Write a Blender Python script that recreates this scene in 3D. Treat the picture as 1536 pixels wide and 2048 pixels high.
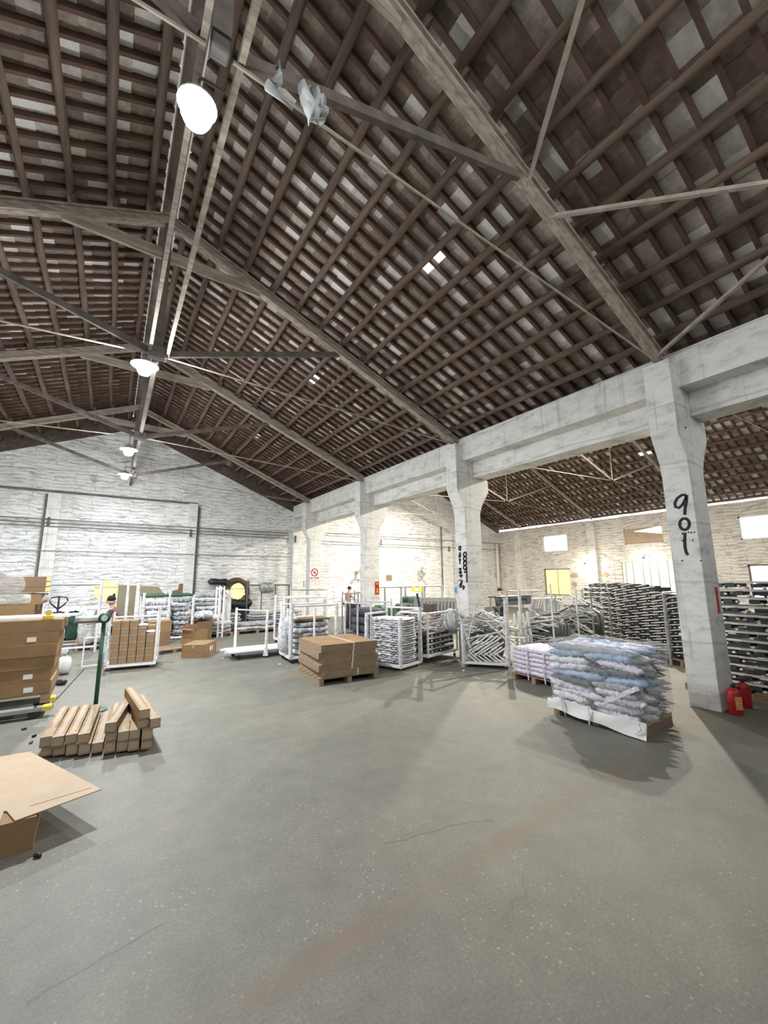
import bpy, bmesh, math, random
from mathutils import Vector, Matrix, noise
random.seed(7)
C = bpy.context.scene.collection
for o in list(bpy.data.objects): bpy.data.objects.remove(o)
R = math.radians
V = Vector
# ------------------------------------------------------------------ camera
EYE = V((0, 0, 2.0)); FPX = 811.08
PIT, ROL, YAW = 0.16308, -0.00706, 0.58782
_f = V((math.sin(YAW)*math.cos(PIT), math.cos(YAW)*math.cos(PIT), math.sin(PIT)))
_r = V((math.cos(YAW), -math.sin(YAW), 0)); _u = _r.cross(_f)
_r2 = _r*math.cos(ROL)+_u*math.sin(ROL); _u2 = -_r*math.sin(ROL)+_u*math.cos(ROL)
cd = bpy.data.cameras.new('camera'); cam = bpy.data.objects.new('camera', cd); C.objects.link(cam)
cam.matrix_world = Matrix(((_r2.x, _u2.x, -_f.x, EYE.x), (_r2.y, _u2.y, -_f.y, EYE.y), (_r2.z, _u2.z, -_f.z, EYE.z), (0, 0, 0, 1)))
cd.sensor_fit = 'VERTICAL'; cd.sensor_height = 36; cd.lens = FPX/2048*36; cd.clip_start = .05; cd.clip_end = 200
bpy.context.scene.camera = cam
def ray(x, y): return _f + _r2*((x-768)/FPX) - _u2*((y-1024)/FPX)
def on(x, y, ax, val):                       # the point of the place seen at a pixel, on a known plane
    d = ray(x, y); return EYE + d*((val-EYE[ax])/d[ax])
def G(x, y, z=0): return on(x, y, 2, z)
def PY(x, y, Y): return on(x, y, 1, Y)
def PX(x, y, X): return on(x, y, 0, X)
# ------------------------------------------------------------------ light, exposure
sc = bpy.context.scene
sc.view_settings.view_transform = 'Standard'; sc.view_settings.look = 'None'
sc.view_settings.exposure = 0.0; sc.view_settings.gamma = 1.0
w = bpy.data.worlds.new('world'); sc.world = w; w.use_nodes = True
bg = w.node_tree.nodes['Background']; bg.inputs[0].default_value = (.92, .97, 1, 1); bg.inputs[1].default_value = 4.2
LAMP_W = 330; WORK_W = 190
def light(kind, name, loc, power, color, parent=None, size=.3, rot=None):
    l = bpy.data.lights.new(name, kind); l.energy = power; l.color = color
    if kind == 'AREA': l.shape = 'DISK'; l.size = size
    else: l.shadow_soft_size = size
    o = bpy.data.objects.new(name, l); C.objects.link(o); o.location = loc
    if rot: o.rotation_euler = rot
    if parent: o.parent = parent; o.matrix_parent_inverse = parent.matrix_basis.inverted()
    return o
# ------------------------------------------------------------------ materials
def nt(name):
    m = bpy.data.materials.new(name); m.use_nodes = True
    return m, m.node_tree.nodes, m.node_tree.links, m.node_tree.nodes['Principled BSDF']
def ramp(N, L, src, stops, interp='LINEAR'):
    n = N.new('ShaderNodeValToRGB'); n.color_ramp.interpolation = interp
    e = n.color_ramp.elements
    while len(e) < len(stops): e.new(.5)
    for k, (p, c) in enumerate(stops): e[k].position = p; e[k].color = (*c, 1)
    L.new(src, n.inputs[0]); return n.outputs[0]
def mixc(N, L, f, a, b, mode='MIX'):
    n = N.new('ShaderNodeMix'); n.data_type = 'RGBA'; n.blend_type = mode
    for i, s in ((0, f), (6, a), (7, b)):
        if hasattr(s, 'links'): L.new(s, n.inputs[i])
        elif isinstance(s, (int, float)): n.inputs[i].default_value = s
        else: n.inputs[i].default_value = (*s, 1)
    return n.outputs[2]
def noi(N, L, vec, scale, detail=4, rough=.6):
    n = N.new('ShaderNodeTexNoise'); n.inputs['Scale'].default_value = scale
    n.inputs['Detail'].default_value = detail; n.inputs['Roughness'].default_value = rough
    if vec: L.new(vec, n.inputs['Vector'])
    return n.outputs['Fac']
def mapped(N, L, src, scale, rot=(0, 0, 0)):
    n = N.new('ShaderNodeMapping'); n.inputs['Scale'].default_value = scale; n.inputs['Rotation'].default_value = rot
    L.new(src, n.inputs['Vector']); return n.outputs[0]
def objco(N): return N.new('ShaderNodeTexCoord').outputs['Object']
def bump(N, L, b, h, s, d=.02):
    n = N.new('ShaderNodeBump'); n.inputs['Strength'].default_value = s; n.inputs['Distance'].default_value = d
    L.new(h, n.inputs['Height']); L.new(n.outputs[0], b.inputs['Normal'])
def mat(name, col, rough=.6, var=.18, scale=9, bmp=0, metal=0, stretch=(1, 1, 1), alt=None, bd=.01):
    m, N, L, b = nt(name); b.inputs['Roughness'].default_value = rough; b.inputs['Metallic'].default_value = metal
    v = mapped(N, L, objco(N), stretch); f = noi(N, L, v, scale)
    lo = tuple(c*(1-var) for c in col); hi = tuple(min(1, c*(1+var)) for c in col)
    L.new(ramp(N, L, f, [(.3, lo), (.7, alt or hi)]), b.inputs['Base Color'])
    if bmp: bump(N, L, b, f, bmp, bd)
    return m
def emit(name, col, s):
    m, N, L, b = nt(name); b.inputs['Base Color'].default_value = (*col, 1)
    b.inputs['Emission Color'].default_value = (*col, 1); b.inputs['Emission Strength'].default_value = s
    return m
def floor_mat():
    m, N, L, b = nt('dusty concrete floor'); co = objco(N)
    big = noi(N, L, co, .35, 5); mid = noi(N, L, mapped(N, L, co, (1, 1, 1)), 3.0, 6, .7); fine = noi(N, L, co, 60, 3)
    c = ramp(N, L, big, [(.3, (.135, .133, .110)), (.55, (.17, .163, .134)), (.75, (.195, .176, .140))])
    c = mixc(N, L, .5, c, ramp(N, L, mid, [(.3, (.35, .35, .35)), (.7, (.65, .65, .65))]), 'OVERLAY')
    c = mixc(N, L, .5, c, ramp(N, L, fine, [(.3, (.32, .32, .32)), (.7, (.68, .68, .68))]), 'OVERLAY')
    # pale exposed aggregate where the screed has worn away
    vo = N.new('ShaderNodeTexVoronoi'); vo.inputs['Scale'].default_value = 21; L.new(co, vo.inputs['Vector'])
    spot = ramp(N, L, vo.outputs['Distance'], [(.13, (1, 1, 1)), (.22, (0, 0, 0))])
    worn = ramp(N, L, noi(N, L, co, .9, 4), [(.38, (0, 0, 0)), (.56, (1, 1, 1))])
    keep = ramp(N, L, noi(N, L, co, 19, 2), [(.44, (0, 0, 0)), (.52, (1, 1, 1))])
    k = mixc(N, L, 1.0, mixc(N, L, 1.0, spot, worn, 'MULTIPLY'), keep, 'MULTIPLY')
    c = mixc(N, L, mixc(N, L, 1.0, k, (.6, .6, .6), 'MULTIPLY'), c, (.36, .345, .31))
    # a worn rust coloured line across the floor
    a, d = G(430, 2048), G(1230, 1545); u = (d-a).normalized(); nrm = V((-u.y, u.x, 0))
    sp = N.new('ShaderNodeVectorMath'); sp.operation = 'DOT_PRODUCT'; L.new(co, sp.inputs[0]); sp.inputs[1].default_value = nrm
    ad = N.new('ShaderNodeMath'); ad.operation = 'SUBTRACT'; L.new(sp.outputs['Value'], ad.inputs[0]); ad.inputs[1].default_value = a.dot(nrm)
    ab = N.new('ShaderNodeMath'); ab.operation = 'ABSOLUTE'; L.new(ad.outputs[0], ab.inputs[0])
    line = ramp(N, L, ab.outputs[0], [(.02, (1, 1, 1)), (.13, (0, 0, 0))])
    pat = ramp(N, L, noi(N, L, co, 1.3, 5), [(.3, (.12, .12, .12)), (.62, (.62, .62, .62))])
    c = mixc(N, L, mixc(N, L, 1.0, line, pat, 'MULTIPLY'), c, (.19, .125, .085))
    # a long crack in the middle distance
    for (q0, q1) in (((770, 1692), (900, 1652)), ((900, 1652), (985, 1638)), ((40, 2010), (330, 1850))):
        a, d = G(*q0), G(*q1); u = (d-a).normalized(); nrm = V((-u.y, u.x, 0)); fs_ = []
        for vec_, mid_, lim in ((nrm, a.dot(nrm), None), (u, (a.dot(u)+d.dot(u))/2, (d-a).length/2)):
            sp = N.new('ShaderNodeVectorMath'); sp.operation = 'DOT_PRODUCT'; sp.inputs[1].default_value = vec_
            wb = N.new('ShaderNodeTexNoise'); wb.inputs['Scale'].default_value = 3; L.new(co, wb.inputs['Vector'])
            ws_ = N.new('ShaderNodeVectorMath'); ws_.operation = 'SCALE'; ws_.inputs[3].default_value = .14; L.new(wb.outputs['Color'], ws_.inputs[0])
            wa = N.new('ShaderNodeVectorMath'); L.new(co, wa.inputs[0]); L.new(ws_.outputs[0], wa.inputs[1]); L.new(wa.outputs[0], sp.inputs[0])
            ad = N.new('ShaderNodeMath'); ad.operation = 'SUBTRACT'; L.new(sp.outputs['Value'], ad.inputs[0]); ad.inputs[1].default_value = mid_+.07*(vec_.x+vec_.y)
            ab = N.new('ShaderNodeMath'); ab.operation = 'ABSOLUTE'; L.new(ad.outputs[0], ab.inputs[0])
            if lim is None: fs_.append(ramp(N, L, ab.outputs[0], [(.004, (1, 1, 1)), (.013, (0, 0, 0))]))
            else:
                lt = N.new('ShaderNodeMath'); lt.operation = 'LESS_THAN'; L.new(ab.outputs[0], lt.inputs[0]); lt.inputs[1].default_value = lim; fs_.append(lt.outputs[0])
        c = mixc(N, L, mixc(N, L, 1.0, mixc(N, L, 1.0, fs_[0], fs_[1], 'MULTIPLY'), (.5, .5, .5), 'MULTIPLY'), c, (.06, .058, .05))
    # hairline cracks
    v2 = N.new('ShaderNodeTexVoronoi'); v2.feature = 'DISTANCE_TO_EDGE'; v2.inputs['Scale'].default_value = .33
    wv = N.new('ShaderNodeVectorMath'); wv.operation = 'ADD'; L.new(co, wv.inputs[0])
    nz = N.new('ShaderNodeTexNoise'); nz.inputs['Scale'].default_value = 2.2; L.new(co, nz.inputs['Vector'])
    sc_ = N.new('ShaderNodeVectorMath'); sc_.operation = 'SCALE'; sc_.inputs[3].default_value = .35; L.new(nz.outputs['Color'], sc_.inputs[0])
    L.new(sc_.outputs[0], wv.inputs[1]); L.new(wv.outputs[0], v2.inputs['Vector'])
    cr = ramp(N, L, v2.outputs['Distance'], [(0, (1, 1, 1)), (.0022, (0, 0, 0))])
    ck = ramp(N, L, noi(N, L, co, .8, 3), [(.56, (0, 0, 0)), (.68, (.55, .55, .55))])
    c = mixc(N, L, mixc(N, L, 1.0, cr, ck, 'MULTIPLY'), c, (.07, .07, .065))
    L.new(c, b.inputs['Base Color']); b.inputs['Roughness'].default_value = .62
    bump(N, L, b, mid, .25, .01)
    return m
def brick_mat(name, base, dark, dirt):
    m, N, L, b = nt(name); co = objco(N)
    s = N.new('ShaderNodeSeparateXYZ'); L.new(co, s.inputs[0])
    a = N.new('ShaderNodeMath'); L.new(s.outputs[0], a.inputs[0]); L.new(s.outputs[1], a.inputs[1])
    cb = N.new('ShaderNodeCombineXYZ'); L.new(a.outputs[0], cb.inputs[0]); L.new(s.outputs[2], cb.inputs[1])
    nz = N.new('ShaderNodeTexNoise'); nz.inputs['Scale'].default_value = 1.6; nz.inputs['Detail'].default_value = 6; L.new(cb.outputs[0], nz.inputs['Vector'])
    sv = N.new('ShaderNodeVectorMath'); sv.operation = 'SCALE'; sv.inputs[3].default_value = .34; L.new(nz.outputs['Color'], sv.inputs[0])
    av = N.new('ShaderNodeVectorMath'); L.new(cb.outputs[0], av.inputs[0]); L.new(sv.outputs[0], av.inputs[1])
    br = N.new('ShaderNodeTexBrick'); L.new(av.outputs[0], br.inputs['Vector'])
    br.inputs['Scale'].default_value = 1; br.inputs['Brick Width'].default_value = 1.3; br.inputs['Row Height'].default_value = .15
    br.inputs['Mortar Size'].default_value = .016; br.inputs['Mortar Smooth'].default_value = .35
    br.inputs['Color1'].default_value = (1, 1, 1, 1); br.inputs['Color2'].default_value = (.82, .82, .82, 1); br.inputs['Mortar'].default_value = (0, 0, 0, 1)
    patch = ramp(N, L, noi(N, L, mapped(N, L, cb.outputs[0], (.6, 1.6, 1)), 1.7, 6, .75), [(.40, (1, 1, 1)), (.60, (.0, .0, .0))])
    streak = ramp(N, L, noi(N, L, mapped(N, L, av.outputs[0], (1.6, 9, 1)), 1.3, 6, .72), [(.39, (1, 1, 1)), (.48, (0, 0, 0))])
    f = mixc(N, L, 1.0, ramp(N, L, br.outputs['Color'], [(.25, (1, 1, 1)), (.7, (.0, .0, .0))]), patch, 'MULTIPLY')
    f = mixc(N, L, .9, f, streak, 'LIGHTEN')
    c = mixc(N, L, mixc(N, L, 1.0, f, (.72, .72, .72), 'MULTIPLY'), base, dark)
    st = ramp(N, L, noi(N, L, mapped(N, L, cb.outputs[0], (1.4, .5, 1)), .55, 6, .7), [(.5, (0, 0, 0)), (.72, (.6, .6, .6))])
    c = mixc(N, L, st, c, dirt)
    L.new(c, b.inputs['Base Color']); b.inputs['Roughness'].default_value = .8
    hh = mixc(N, L, .5, br.outputs['Color'], nz.outputs['Fac'])
    bump(N, L, b, hh, .7, .03); return m
def plaster_mat():
    m, N, L, b = nt('whitewashed concrete'); co = objco(N)
    c = ramp(N, L, noi(N, L, mapped(N, L, co, (1, 1, 2.5)), 2.2, 8, .7), [(.32, (.46, .45, .41)), (.48, (.72, .71, .68)), (.7, (.82, .81, .79))])
    drip = ramp(N, L, noi(N, L, mapped(N, L, co, (7, 7, .35)), 1.2, 4), [(.58, (0, 0, 0)), (.72, (.6, .6, .6))])
    c = mixc(N, L, drip, c, (.36, .34, .29))
    s = N.new('ShaderNodeSeparateXYZ'); L.new(co, s.inputs[0])
    wv = N.new('ShaderNodeTexWave'); wv.bands_direction = 'Z'; wv.inputs['Scale'].default_value = .33; wv.inputs['Distortion'].default_value = 2.0; wv.inputs['Detail'].default_value = 3; L.new(co, wv.inputs['Vector'])
    ln = ramp(N, L, wv.outputs['Fac'], [(.001, (.35, .35, .35)), (.005, (0, 0, 0))])
    c = mixc(N, L, ln, c, (.25, .24, .21))
    L.new(c, b.inputs['Base Color']); b.inputs['Roughness'].default_value = .85
    bump(N, L, b, noi(N, L, co, 9, 6), .3, .02); return m
def tile_mat():
    m, N, L, b = nt('clay roof tile underside'); g = N.new('ShaderNodeNewGeometry')
    c = ramp(N, L, g.outputs['Random Per Island'], [(0, (.19, .15, .12)), (.35, (.27, .215, .175)), (.6, (.38, .32, .275)), (.78, (.55, .51, .46)), (.9, (.80, .78, .74))])
    n = ramp(N, L, noi(N, L, objco(N), 11, 5, .7), [(.3, (.28, .28, .28)), (.7, (.72, .72, .72))])
    L.new(mixc(N, L, .7, c, n, 'OVERLAY'), b.inputs['Base Color']); b.inputs['Roughness'].default_value = .9; return m
def film_mat(name, tint, alpha, sc_=7, dist=.03):
    m, N, L, b = nt(name); out = N['Material Output']; co = objco(N)
    n = noi(N, L, mapped(N, L, co, (1, 1, 2.5)), sc_, 5, .65)
    b.inputs['Base Color'].default_value = (*tint, 1); b.inputs['Roughness'].default_value = .12
    b.inputs['Specular IOR Level'].default_value = .8
    bump(N, L, b, n, .9, dist)
    t = N.new('ShaderNodeBsdfTransparent'); mx = N.new('ShaderNodeMixShader')
    L.new(ramp(N, L, n, [(.35, (alpha*.55,)*3), (.7, (min(1, alpha*1.5),)*3)]), mx.inputs[0])
    L.new(t.outputs[0], mx.inputs[1]); L.new(b.outputs[0], mx.inputs[2]); L.new(mx.outputs[0], out.inputs[0]); return m
def glass_mat(name, tint, a=.35):
    m, N, L, b = nt(name); out = N['Material Output']
    b.inputs['Base Color'].default_value = (*tint, 1); b.inputs['Roughness'].default_value = .15
    t = N.new('ShaderNodeBsdfTransparent'); t.inputs[0].default_value = (*tint, 1); mx = N.new('ShaderNodeMixShader'); mx.inputs[0].default_value = a
    tr = N.new('ShaderNodeBsdfTranslucent'); tr.inputs[0].default_value = (*tint, 1)
    L.new(t.outputs[0], mx.inputs[1]); L.new(tr.outputs[0], mx.inputs[2]); L.new(mx.outputs[0], out.inputs[0]); return m
M = dict(
    floor=floor_mat(), brick=brick_mat('white painted brick', (.84, .84, .82), (.20, .18, .16), (.5, .48, .45)),
    brick2=brick_mat('off white painted brick', (.74, .70, .64), (.17, .14, .11), (.42, .36, .30)),
    plaster=plaster_mat(), tile=tile_mat(),
    purlin=mat('brown timber pole', (.125, .086, .062), .85, .45, 3, .4, stretch=(4, .35, 4)),
    batten=mat('red brown batten', (.095, .054, .037), .85, .3, 4),
    rafter=mat('weathered grey timber', (.36, .31, .25), .85, .4, 4, .3, stretch=(.6, 4, 4)),
    dtimber=mat('dark aged timber', (.14, .115, .095), .85, .4, 4, .3),
    rod=mat('dull painted rod', (.38, .33, .27), .6, .25, 6),
    darkband=mat('unpainted dark brick', (.10, .075, .06), .9, .4, 8, .5),
    card=mat('brown cardboard', (.27, .165, .078), .8, .12, 5), card2=mat('light cardboard', (.42, .32, .22), .8, .06, 4),
    card3=mat('greyish cardboard', (.26, .185, .115), .85, .3, 9, .2, stretch=(1, 1, 14)), cardd=mat('dark cardboard', (.22, .14, .075), .85, .15, 5),
    olive=mat('olive cardboard', (.25, .21, .13), .85, .1, 3), tape=mat('glossy clear tape', (.40, .31, .22), .10, .15, 20),
    ytape=mat('yellow tape', (.75, .6, .22), .25, .1, 8), paper=mat('white paper', (.8, .8, .78), .6, .04),
    wood=mat('pallet wood', (.27, .19, .12), .85, .35, 5, .3, stretch=(1, 8, 8)), white=mat('white painted steel', (.80, .80, .79), .4, .08, 8),
    tubew=mat('white powder coated tube', (.66, .64, .60), .35, .25, 5), foam=mat('white foam wrap', (.66, .66, .68), .5, .28, 12, .9, bd=.05),
    wfoam=mat('bright white foam wrap', (.86, .85, .87), .4, .2, 12, .9, bd=.05), wlilac=mat('bright lilac foam wrap', (.78, .72, .82), .4, .2, 12, .9, bd=.05), lilac=mat('pale lilac foam wrap', (.62, .57, .66), .45, .32, 14, .7, bd=.03), grey=mat('grey foam wrap', (.36, .37, .385), .55, .4, 9, .7, bd=.03),  # lit copies of foam: brightness painted in where the lamps leave it dim
    blue=mat('blue foam sheet', (.30, .42, .60), .45, .3, 9, .6, bd=.03), black=mat('black plastic', (.022, .024, .03), .4, .3, 8),
    navy=mat('dark blue grey bracket', (.035, .04, .055), .45, .4, 20), steel=mat('grey steel', (.36, .37, .37), .4, .15, 8, metal=.3),
    dsteel=mat('dark grey cloth', (.075, .08, .085), .8, .25, 6, .4), green=mat('dark green paint', (.02, .085, .05), .5, .25, 9),
    gnet=mat('green and black netting', (.02, .06, .045), .8, .7, 40, .5), speck=mat('speckled black and white bundle', (.03, .03, .035), .7, .2, 34, .6, alt=(.7, .66, .62)),
    red=mat('red paint', (.42, .02, .02), .35, .12, 8), rtape=mat('red tape', (.5, .04, .03), .5, .1, 8), yellow=mat('yellow plastic', (.75, .55, .05), .4, .1),
    ink=mat('black spray paint', (.008, .008, .009), .7, .3, 20), orange=mat('orange paper label', (.75, .35, .16), .5, .15, 12),
    bag=mat('dark brown bag', (.10, .06, .045), .8, .2, 8), sheet=mat('white woven sheet', (.74, .74, .72), .6, .06, 30, .2),
    film=film_mat('clear plastic film', (.92, .93, .96), .22, 9, .06), milky=film_mat('milky plastic film', (.68, .70, .64), .62, 4),
    foil=mat('silver foil', (.8, .8, .82), .25, .2, 9, 1.0, metal=.8, bd=.05),
    glass=glass_mat('window glass', (.96, .98, 1.0), .25), amber=glass_mat('frosted yellow glass', (.86, .73, .40), .6),
    pale=glass_mat('pale green frosted sheet', (.80, .80, .66), .75), board=mat('brown board', (.42, .32, .22), .8, .12),
    skin=mat('skin', (.55, .33, .24), .5, .08), hat=mat('black knit hat', (.012, .012, .014), .9, .3, 30, .5), maroon=mat('dark maroon striped top', (.09, .045, .05), .9, .1),
    scarf=mat('beige scarf', (.45, .38, .3), .9, .15, 14, .4), pink=mat('dusty pink shirt', (.55, .30, .24), .9, .1), tee=mat('dark olive shirt', (.03, .032, .02), .9, .15),
    jeans=mat('dark trousers', (.05, .055, .075), .9, .2), hair=mat('black hair', (.01, .009, .008), .6, .2), bluep=mat('blue paper', (.12, .35, .75), .5, .05),
    lampglow=emit('glowing lamp bulb', (.95, .98, 1), 40), workglow=emit('warm glowing work lamp', (1, .96, .88), 30), cloth=mat('pale grey torn cloth', (.55, .56, .55), .8, .2, 6, .4),
    cord=mat('black cord', (.015, .015, .015), .6, .1), pipe=mat('dark grey pipe', (.16, .15, .14), .6, .25, 4), blade=mat('grey fan blade', (.34, .36, .34), .4, .1))
# stripes on the woman's top
def _stripes(m):
    N, L = m.node_tree.nodes, m.node_tree.links; b = N['Principled BSDF']
    wv = N.new('ShaderNodeTexWave'); wv.bands_direction = 'Z'; wv.inputs['Scale'].default_value = 14; L.new(objco(N), wv.inputs['Vector'])
    L.new(ramp(N, L, wv.outputs['Fac'], [(.45, (.05, .025, .03)), (.6, (.20, .12, .11))]), b.inputs['Base Color'])
_stripes(M['maroon'])
# ------------------------------------------------------------------ mesh helpers
class MB:
    def __init__(s): s.v = []; s.f = []
    def add(s, vs, fs, mx=None):
        k = len(s.v)
        s.v += [tuple(mx @ V(v)) if mx else tuple(v) for v in vs]; s.f += [tuple(i+k for i in f) for f in fs]; return s
    def box(s, c, d, rz=0, mx=None, taper=1):
        x, y, z = (q/2 for q in d); m = Matrix.Translation(c) @ Matrix.Rotation(rz, 4, 'Z')
        if mx: m = mx @ m
        vs = [(sx*x*(taper if sz > 0 else 1), sy*y*(taper if sz > 0 else 1), sz*z) for sx in (-1, 1) for sy in (-1, 1) for sz in (-1, 1)]
        return s.add(vs, [(0, 1, 3, 2), (4, 6, 7, 5), (0, 4, 5, 1), (2, 3, 7, 6), (0, 2, 6, 4), (1, 5, 7, 3)], m)
    def bar(s, a, b, wd, ht, up=(0, 0, 1)):          # rectangular bar from a to b
        a, b = V(a), V(b); d = (b-a); l = d.length; d.normalize(); u = V(up)
        if abs(d.dot(u)) > .98: u = V((0, 1, 0))
        sd = d.cross(u).normalized(); u = sd.cross(d)
        m = Matrix((( *[d.x, sd.x, u.x], (a.x+b.x)/2), (d.y, sd.y, u.y, (a.y+b.y)/2), (d.z, sd.z, u.z, (a.z+b.z)/2), (0, 0, 0, 1)))
        return s.box((0, 0, 0), (l, wd, ht), mx=m)
    def tube(s, pts, r, n=8, cap=True, flat=1, up=None):
        pts = [V(p) for p in pts]; k = len(s.v); rs = r if isinstance(r, (list, tuple)) else [r]*len(pts)
        for i, p in enumerate(pts):
            t = (pts[min(i+1, len(pts)-1)]-pts[max(i-1, 0)]).normalized()
            u = V(up) if up else (V((0, 0, 1)) if abs(t.z) < .95 else V((1, 0, 0)))
            a = t.cross(u).normalized(); b = a.cross(t)
            for j in range(n):
                q = 2*math.pi*j/n; s.v.append(tuple(p + a*math.cos(q)*rs[i] + b*math.sin(q)*rs[i]*flat))
        for i in range(len(pts)-1):
            for j in range(n):
                s.f.append((k+i*n+j, k+i*n+(j+1) % n, k+(i+1)*n+(j+1) % n, k+(i+1)*n+j))
        if cap: s.f.append(tuple(range(k, k+n))[::-1]); s.f.append(tuple(range(k+(len(pts)-1)*n, k+len(pts)*n)))
        return s
    def lathe(s, prof, n=16, c=(0, 0, 0), mx=None):   # profile of (radius, z)
        vs, fs = [], []
        for r, z in prof:
            for j in range(n): q = 2*math.pi*j/n; vs.append((c[0]+r*math.cos(q), c[1]+r*math.sin(q), c[2]+z))
        for i in range(len(prof)-1):
            for j in range(n): fs.append((i*n+j, i*n+(j+1) % n, (i+1)*n+(j+1) % n, (i+1)*n+j))
        fs.append(tuple(range(n))[::-1]); fs.append(tuple(range((len(prof)-1)*n, len(prof)*n)))
        return s.add(vs, fs, mx)
    def prism(s, poly, axis, a, b):                    # polygon in the two other axes, extruded along axis
        n = len(poly); vs = []
        for t in (a, b):
            for p, q in poly: vs.append({'x': (t, p, q), 'y': (p, t, q), 'z': (p, q, t)}[axis])
        return s.add(vs, [tuple(range(n)), tuple(range(2*n-1, n-1, -1))]+[(i, i+n, (i+1) % n+n, (i+1) % n) for i in range(n)])
    def lump(s, d, seed=0, amp=.12, nu=14, nv=10, sq=.45, c=(0, 0, 0), freq=3.0, base=False):   # soft bundle lying along x
        vs, fs = [], []
        for i in range(nu+1):
            t = -1+2*i/nu; e = max(.0, 1-abs(t)**7)**.5 if 0 < i < nu else .25
            for j in range(nv):
                q = 2*math.pi*j/nv; cy, cz = math.cos(q), math.sin(q)
                cy = math.copysign(abs(cy)**sq, cy); cz = math.copysign(abs(cz)**sq, cz)
                k = 1+amp*noise.noise(V((t*freq*2+seed*7.3, cy*2+seed, cz*2)))*2
                x = t*d[0]/2*(1+amp*.5*noise.noise(V((seed*3.1, cy*3, cz*3))))
                vs.append((c[0]+x, c[1]+cy*e*k*d[1]/2, c[2]+(max(-1, cz*e*k) if not base else cz*e*(k if cz > 0 else 1))*d[2]/2))
        for i in range(nu):
            for j in range(nv): fs.append((i*nv+j, i*nv+(j+1) % nv, (i+1)*nv+(j+1) % nv, (i+1)*nv+j))
        fs.append(tuple(range(nv))[::-1]); fs.append(tuple(range(nu*nv, (nu+1)*nv)))
        return s.add(vs, fs)
    def mesh(s, name, m, smooth=False):
        me = bpy.data.meshes.new(name); me.from_pydata(s.v, [], s.f); me.validate()
        bm = bmesh.new(); bm.from_mesh(me); bmesh.ops.recalc_face_normals(bm, faces=bm.faces); bm.to_mesh(me); bm.free()
        me.materials.append(M[m] if isinstance(m, str) else m)
        if smooth: me.shade_smooth()
        return me
    def build(s, name, m, parent=None, smooth=False, bev=0):
        o = bpy.data.objects.new(name, s.mesh(name, m, smooth)); C.objects.link(o)
        if parent: o.parent = parent
        if bev:
            b = o.modifiers.new('b', 'BEVEL'); b.width = bev; b.segments = 2; b.limit_method = 'ANGLE'
        return o
def tag(o, label=None, cat=None, group=None, kind=None):
    for k, v in (('label', label), ('category', cat), ('group', group), ('kind', kind)):
        if v: o[k] = v
    return o
def thing(name, label, cat, loc=(0, 0, 0), rz=0, group=None, kind=None):
    o = bpy.data.objects.new(name, None); o.empty_display_size = .1; C.objects.link(o); o.location = loc; o.rotation_euler = (0, 0, rz)
    return tag(o, label, cat, group, kind)
def dup(src, loc, rz=None, label=None, group=None, rot=None, scale=None):
    r = src.copy(); C.objects.link(r); r.location = loc
    if rz is not None: r.rotation_euler = (0, 0, rz)
    if rot is not None: r.rotation_euler = rot
    if scale is not None: r.scale = scale
    if label: r['label'] = label
    if group: r['group'] = group
    for ch in src.children:
        c = ch.copy(); C.objects.link(c); c.parent = r
        for g in ch.children:
            d = g.copy(); C.objects.link(d); d.parent = c
    return r
rnd = random.uniform
# ------------------------------------------------------------------ dimensions of the hall
XC, XR, XW = 7.72, .36, 23.57          # face of the columns, ridge, right wall
YT = [2.78+5.11*i for i in range(4)]   # trusses and columns
YE, YB = 20.2, -3.0                    # end wall, rear wall
ZE, ZA, ZN = 5.63, 8.71, 6.05          # underside of rafters at eave and ridge, truss node
SL = (ZA-ZE)/(XC-XR); XL = XR-(XC-XR)
XA0, XA1 = 8.4, XW; XAR = (XA0+XA1)/2; ZAE = 5.42; ZAA = ZAE+SL*(XA1-XAR)
# ---- floor
fl = MB().box((8, 7.5, -.1), (36, 27, .2)).build('floor', 'floor'); tag(fl, 'grey green dusty concrete floor with worn patches and a rust line', 'floor', kind='structure')
# ---- end wall, two gables
WT = .14
def gtop(x): return (ZA-WT-SL*abs(x-XR)) if x < 8.1 else (ZAA-.2-SL*abs(x-XAR))
poly = [(-7.2, 0), (-7.2, gtop(-7.2)), (XR, gtop(XR)), (8.09, gtop(8.09)), (8.4, gtop(8.4)), (XAR, gtop(XAR)), (XW+.2, gtop(XW+.2)), (XW+.2, 0)]
hole = []
def wall_with_holes(name, axis, at, thick, u0, u1, topf, holes, m, label):
    """wall as vertical strips between opening edges; openings are (u0,u1,z0,z1)"""
    us = sorted({u0, u1, *[h[0] for h in holes], *[h[1] for h in holes], *( [XR, 8.09, 8.4, XAR] if axis == 'y' else [])})
    mb = MB()
    for a, b in zip(us, us[1:]):
        zs = [(h[2], h[3]) for h in holes if h[0] < (a+b)/2 < h[1]]
        z = 0
        for z0, z1 in sorted(zs)+[(None, None)]:
            ta, tb = (topf(a+1e-4), topf(b-1e-4)) if z0 is None else (z0, z0)
            q = [(a, z), (b, z), (b, tb), (a, ta)]
            mb.prism(q, 'y' if axis == 'y' else 'x', at, at+thick)
            z = z1
    return tag(mb.build(name, m), label, 'wall', kind='structure')
RND = [(PY(212, 1181, YE), 'amber'), (PY(477, 1183, YE), 'amber'), (PY(683, 1184, YE), 'glass')]
rw = .50
wall_with_holes('wall_back', 'y', YE, .25, -7.2, XW+.2, gtop, [(p.x-rw, p.x+rw, p.z-rw, p.z+rw) for p, _ in RND], 'brick', 'white painted brick gable wall at the far end of the hall')
mb = MB()
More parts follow.
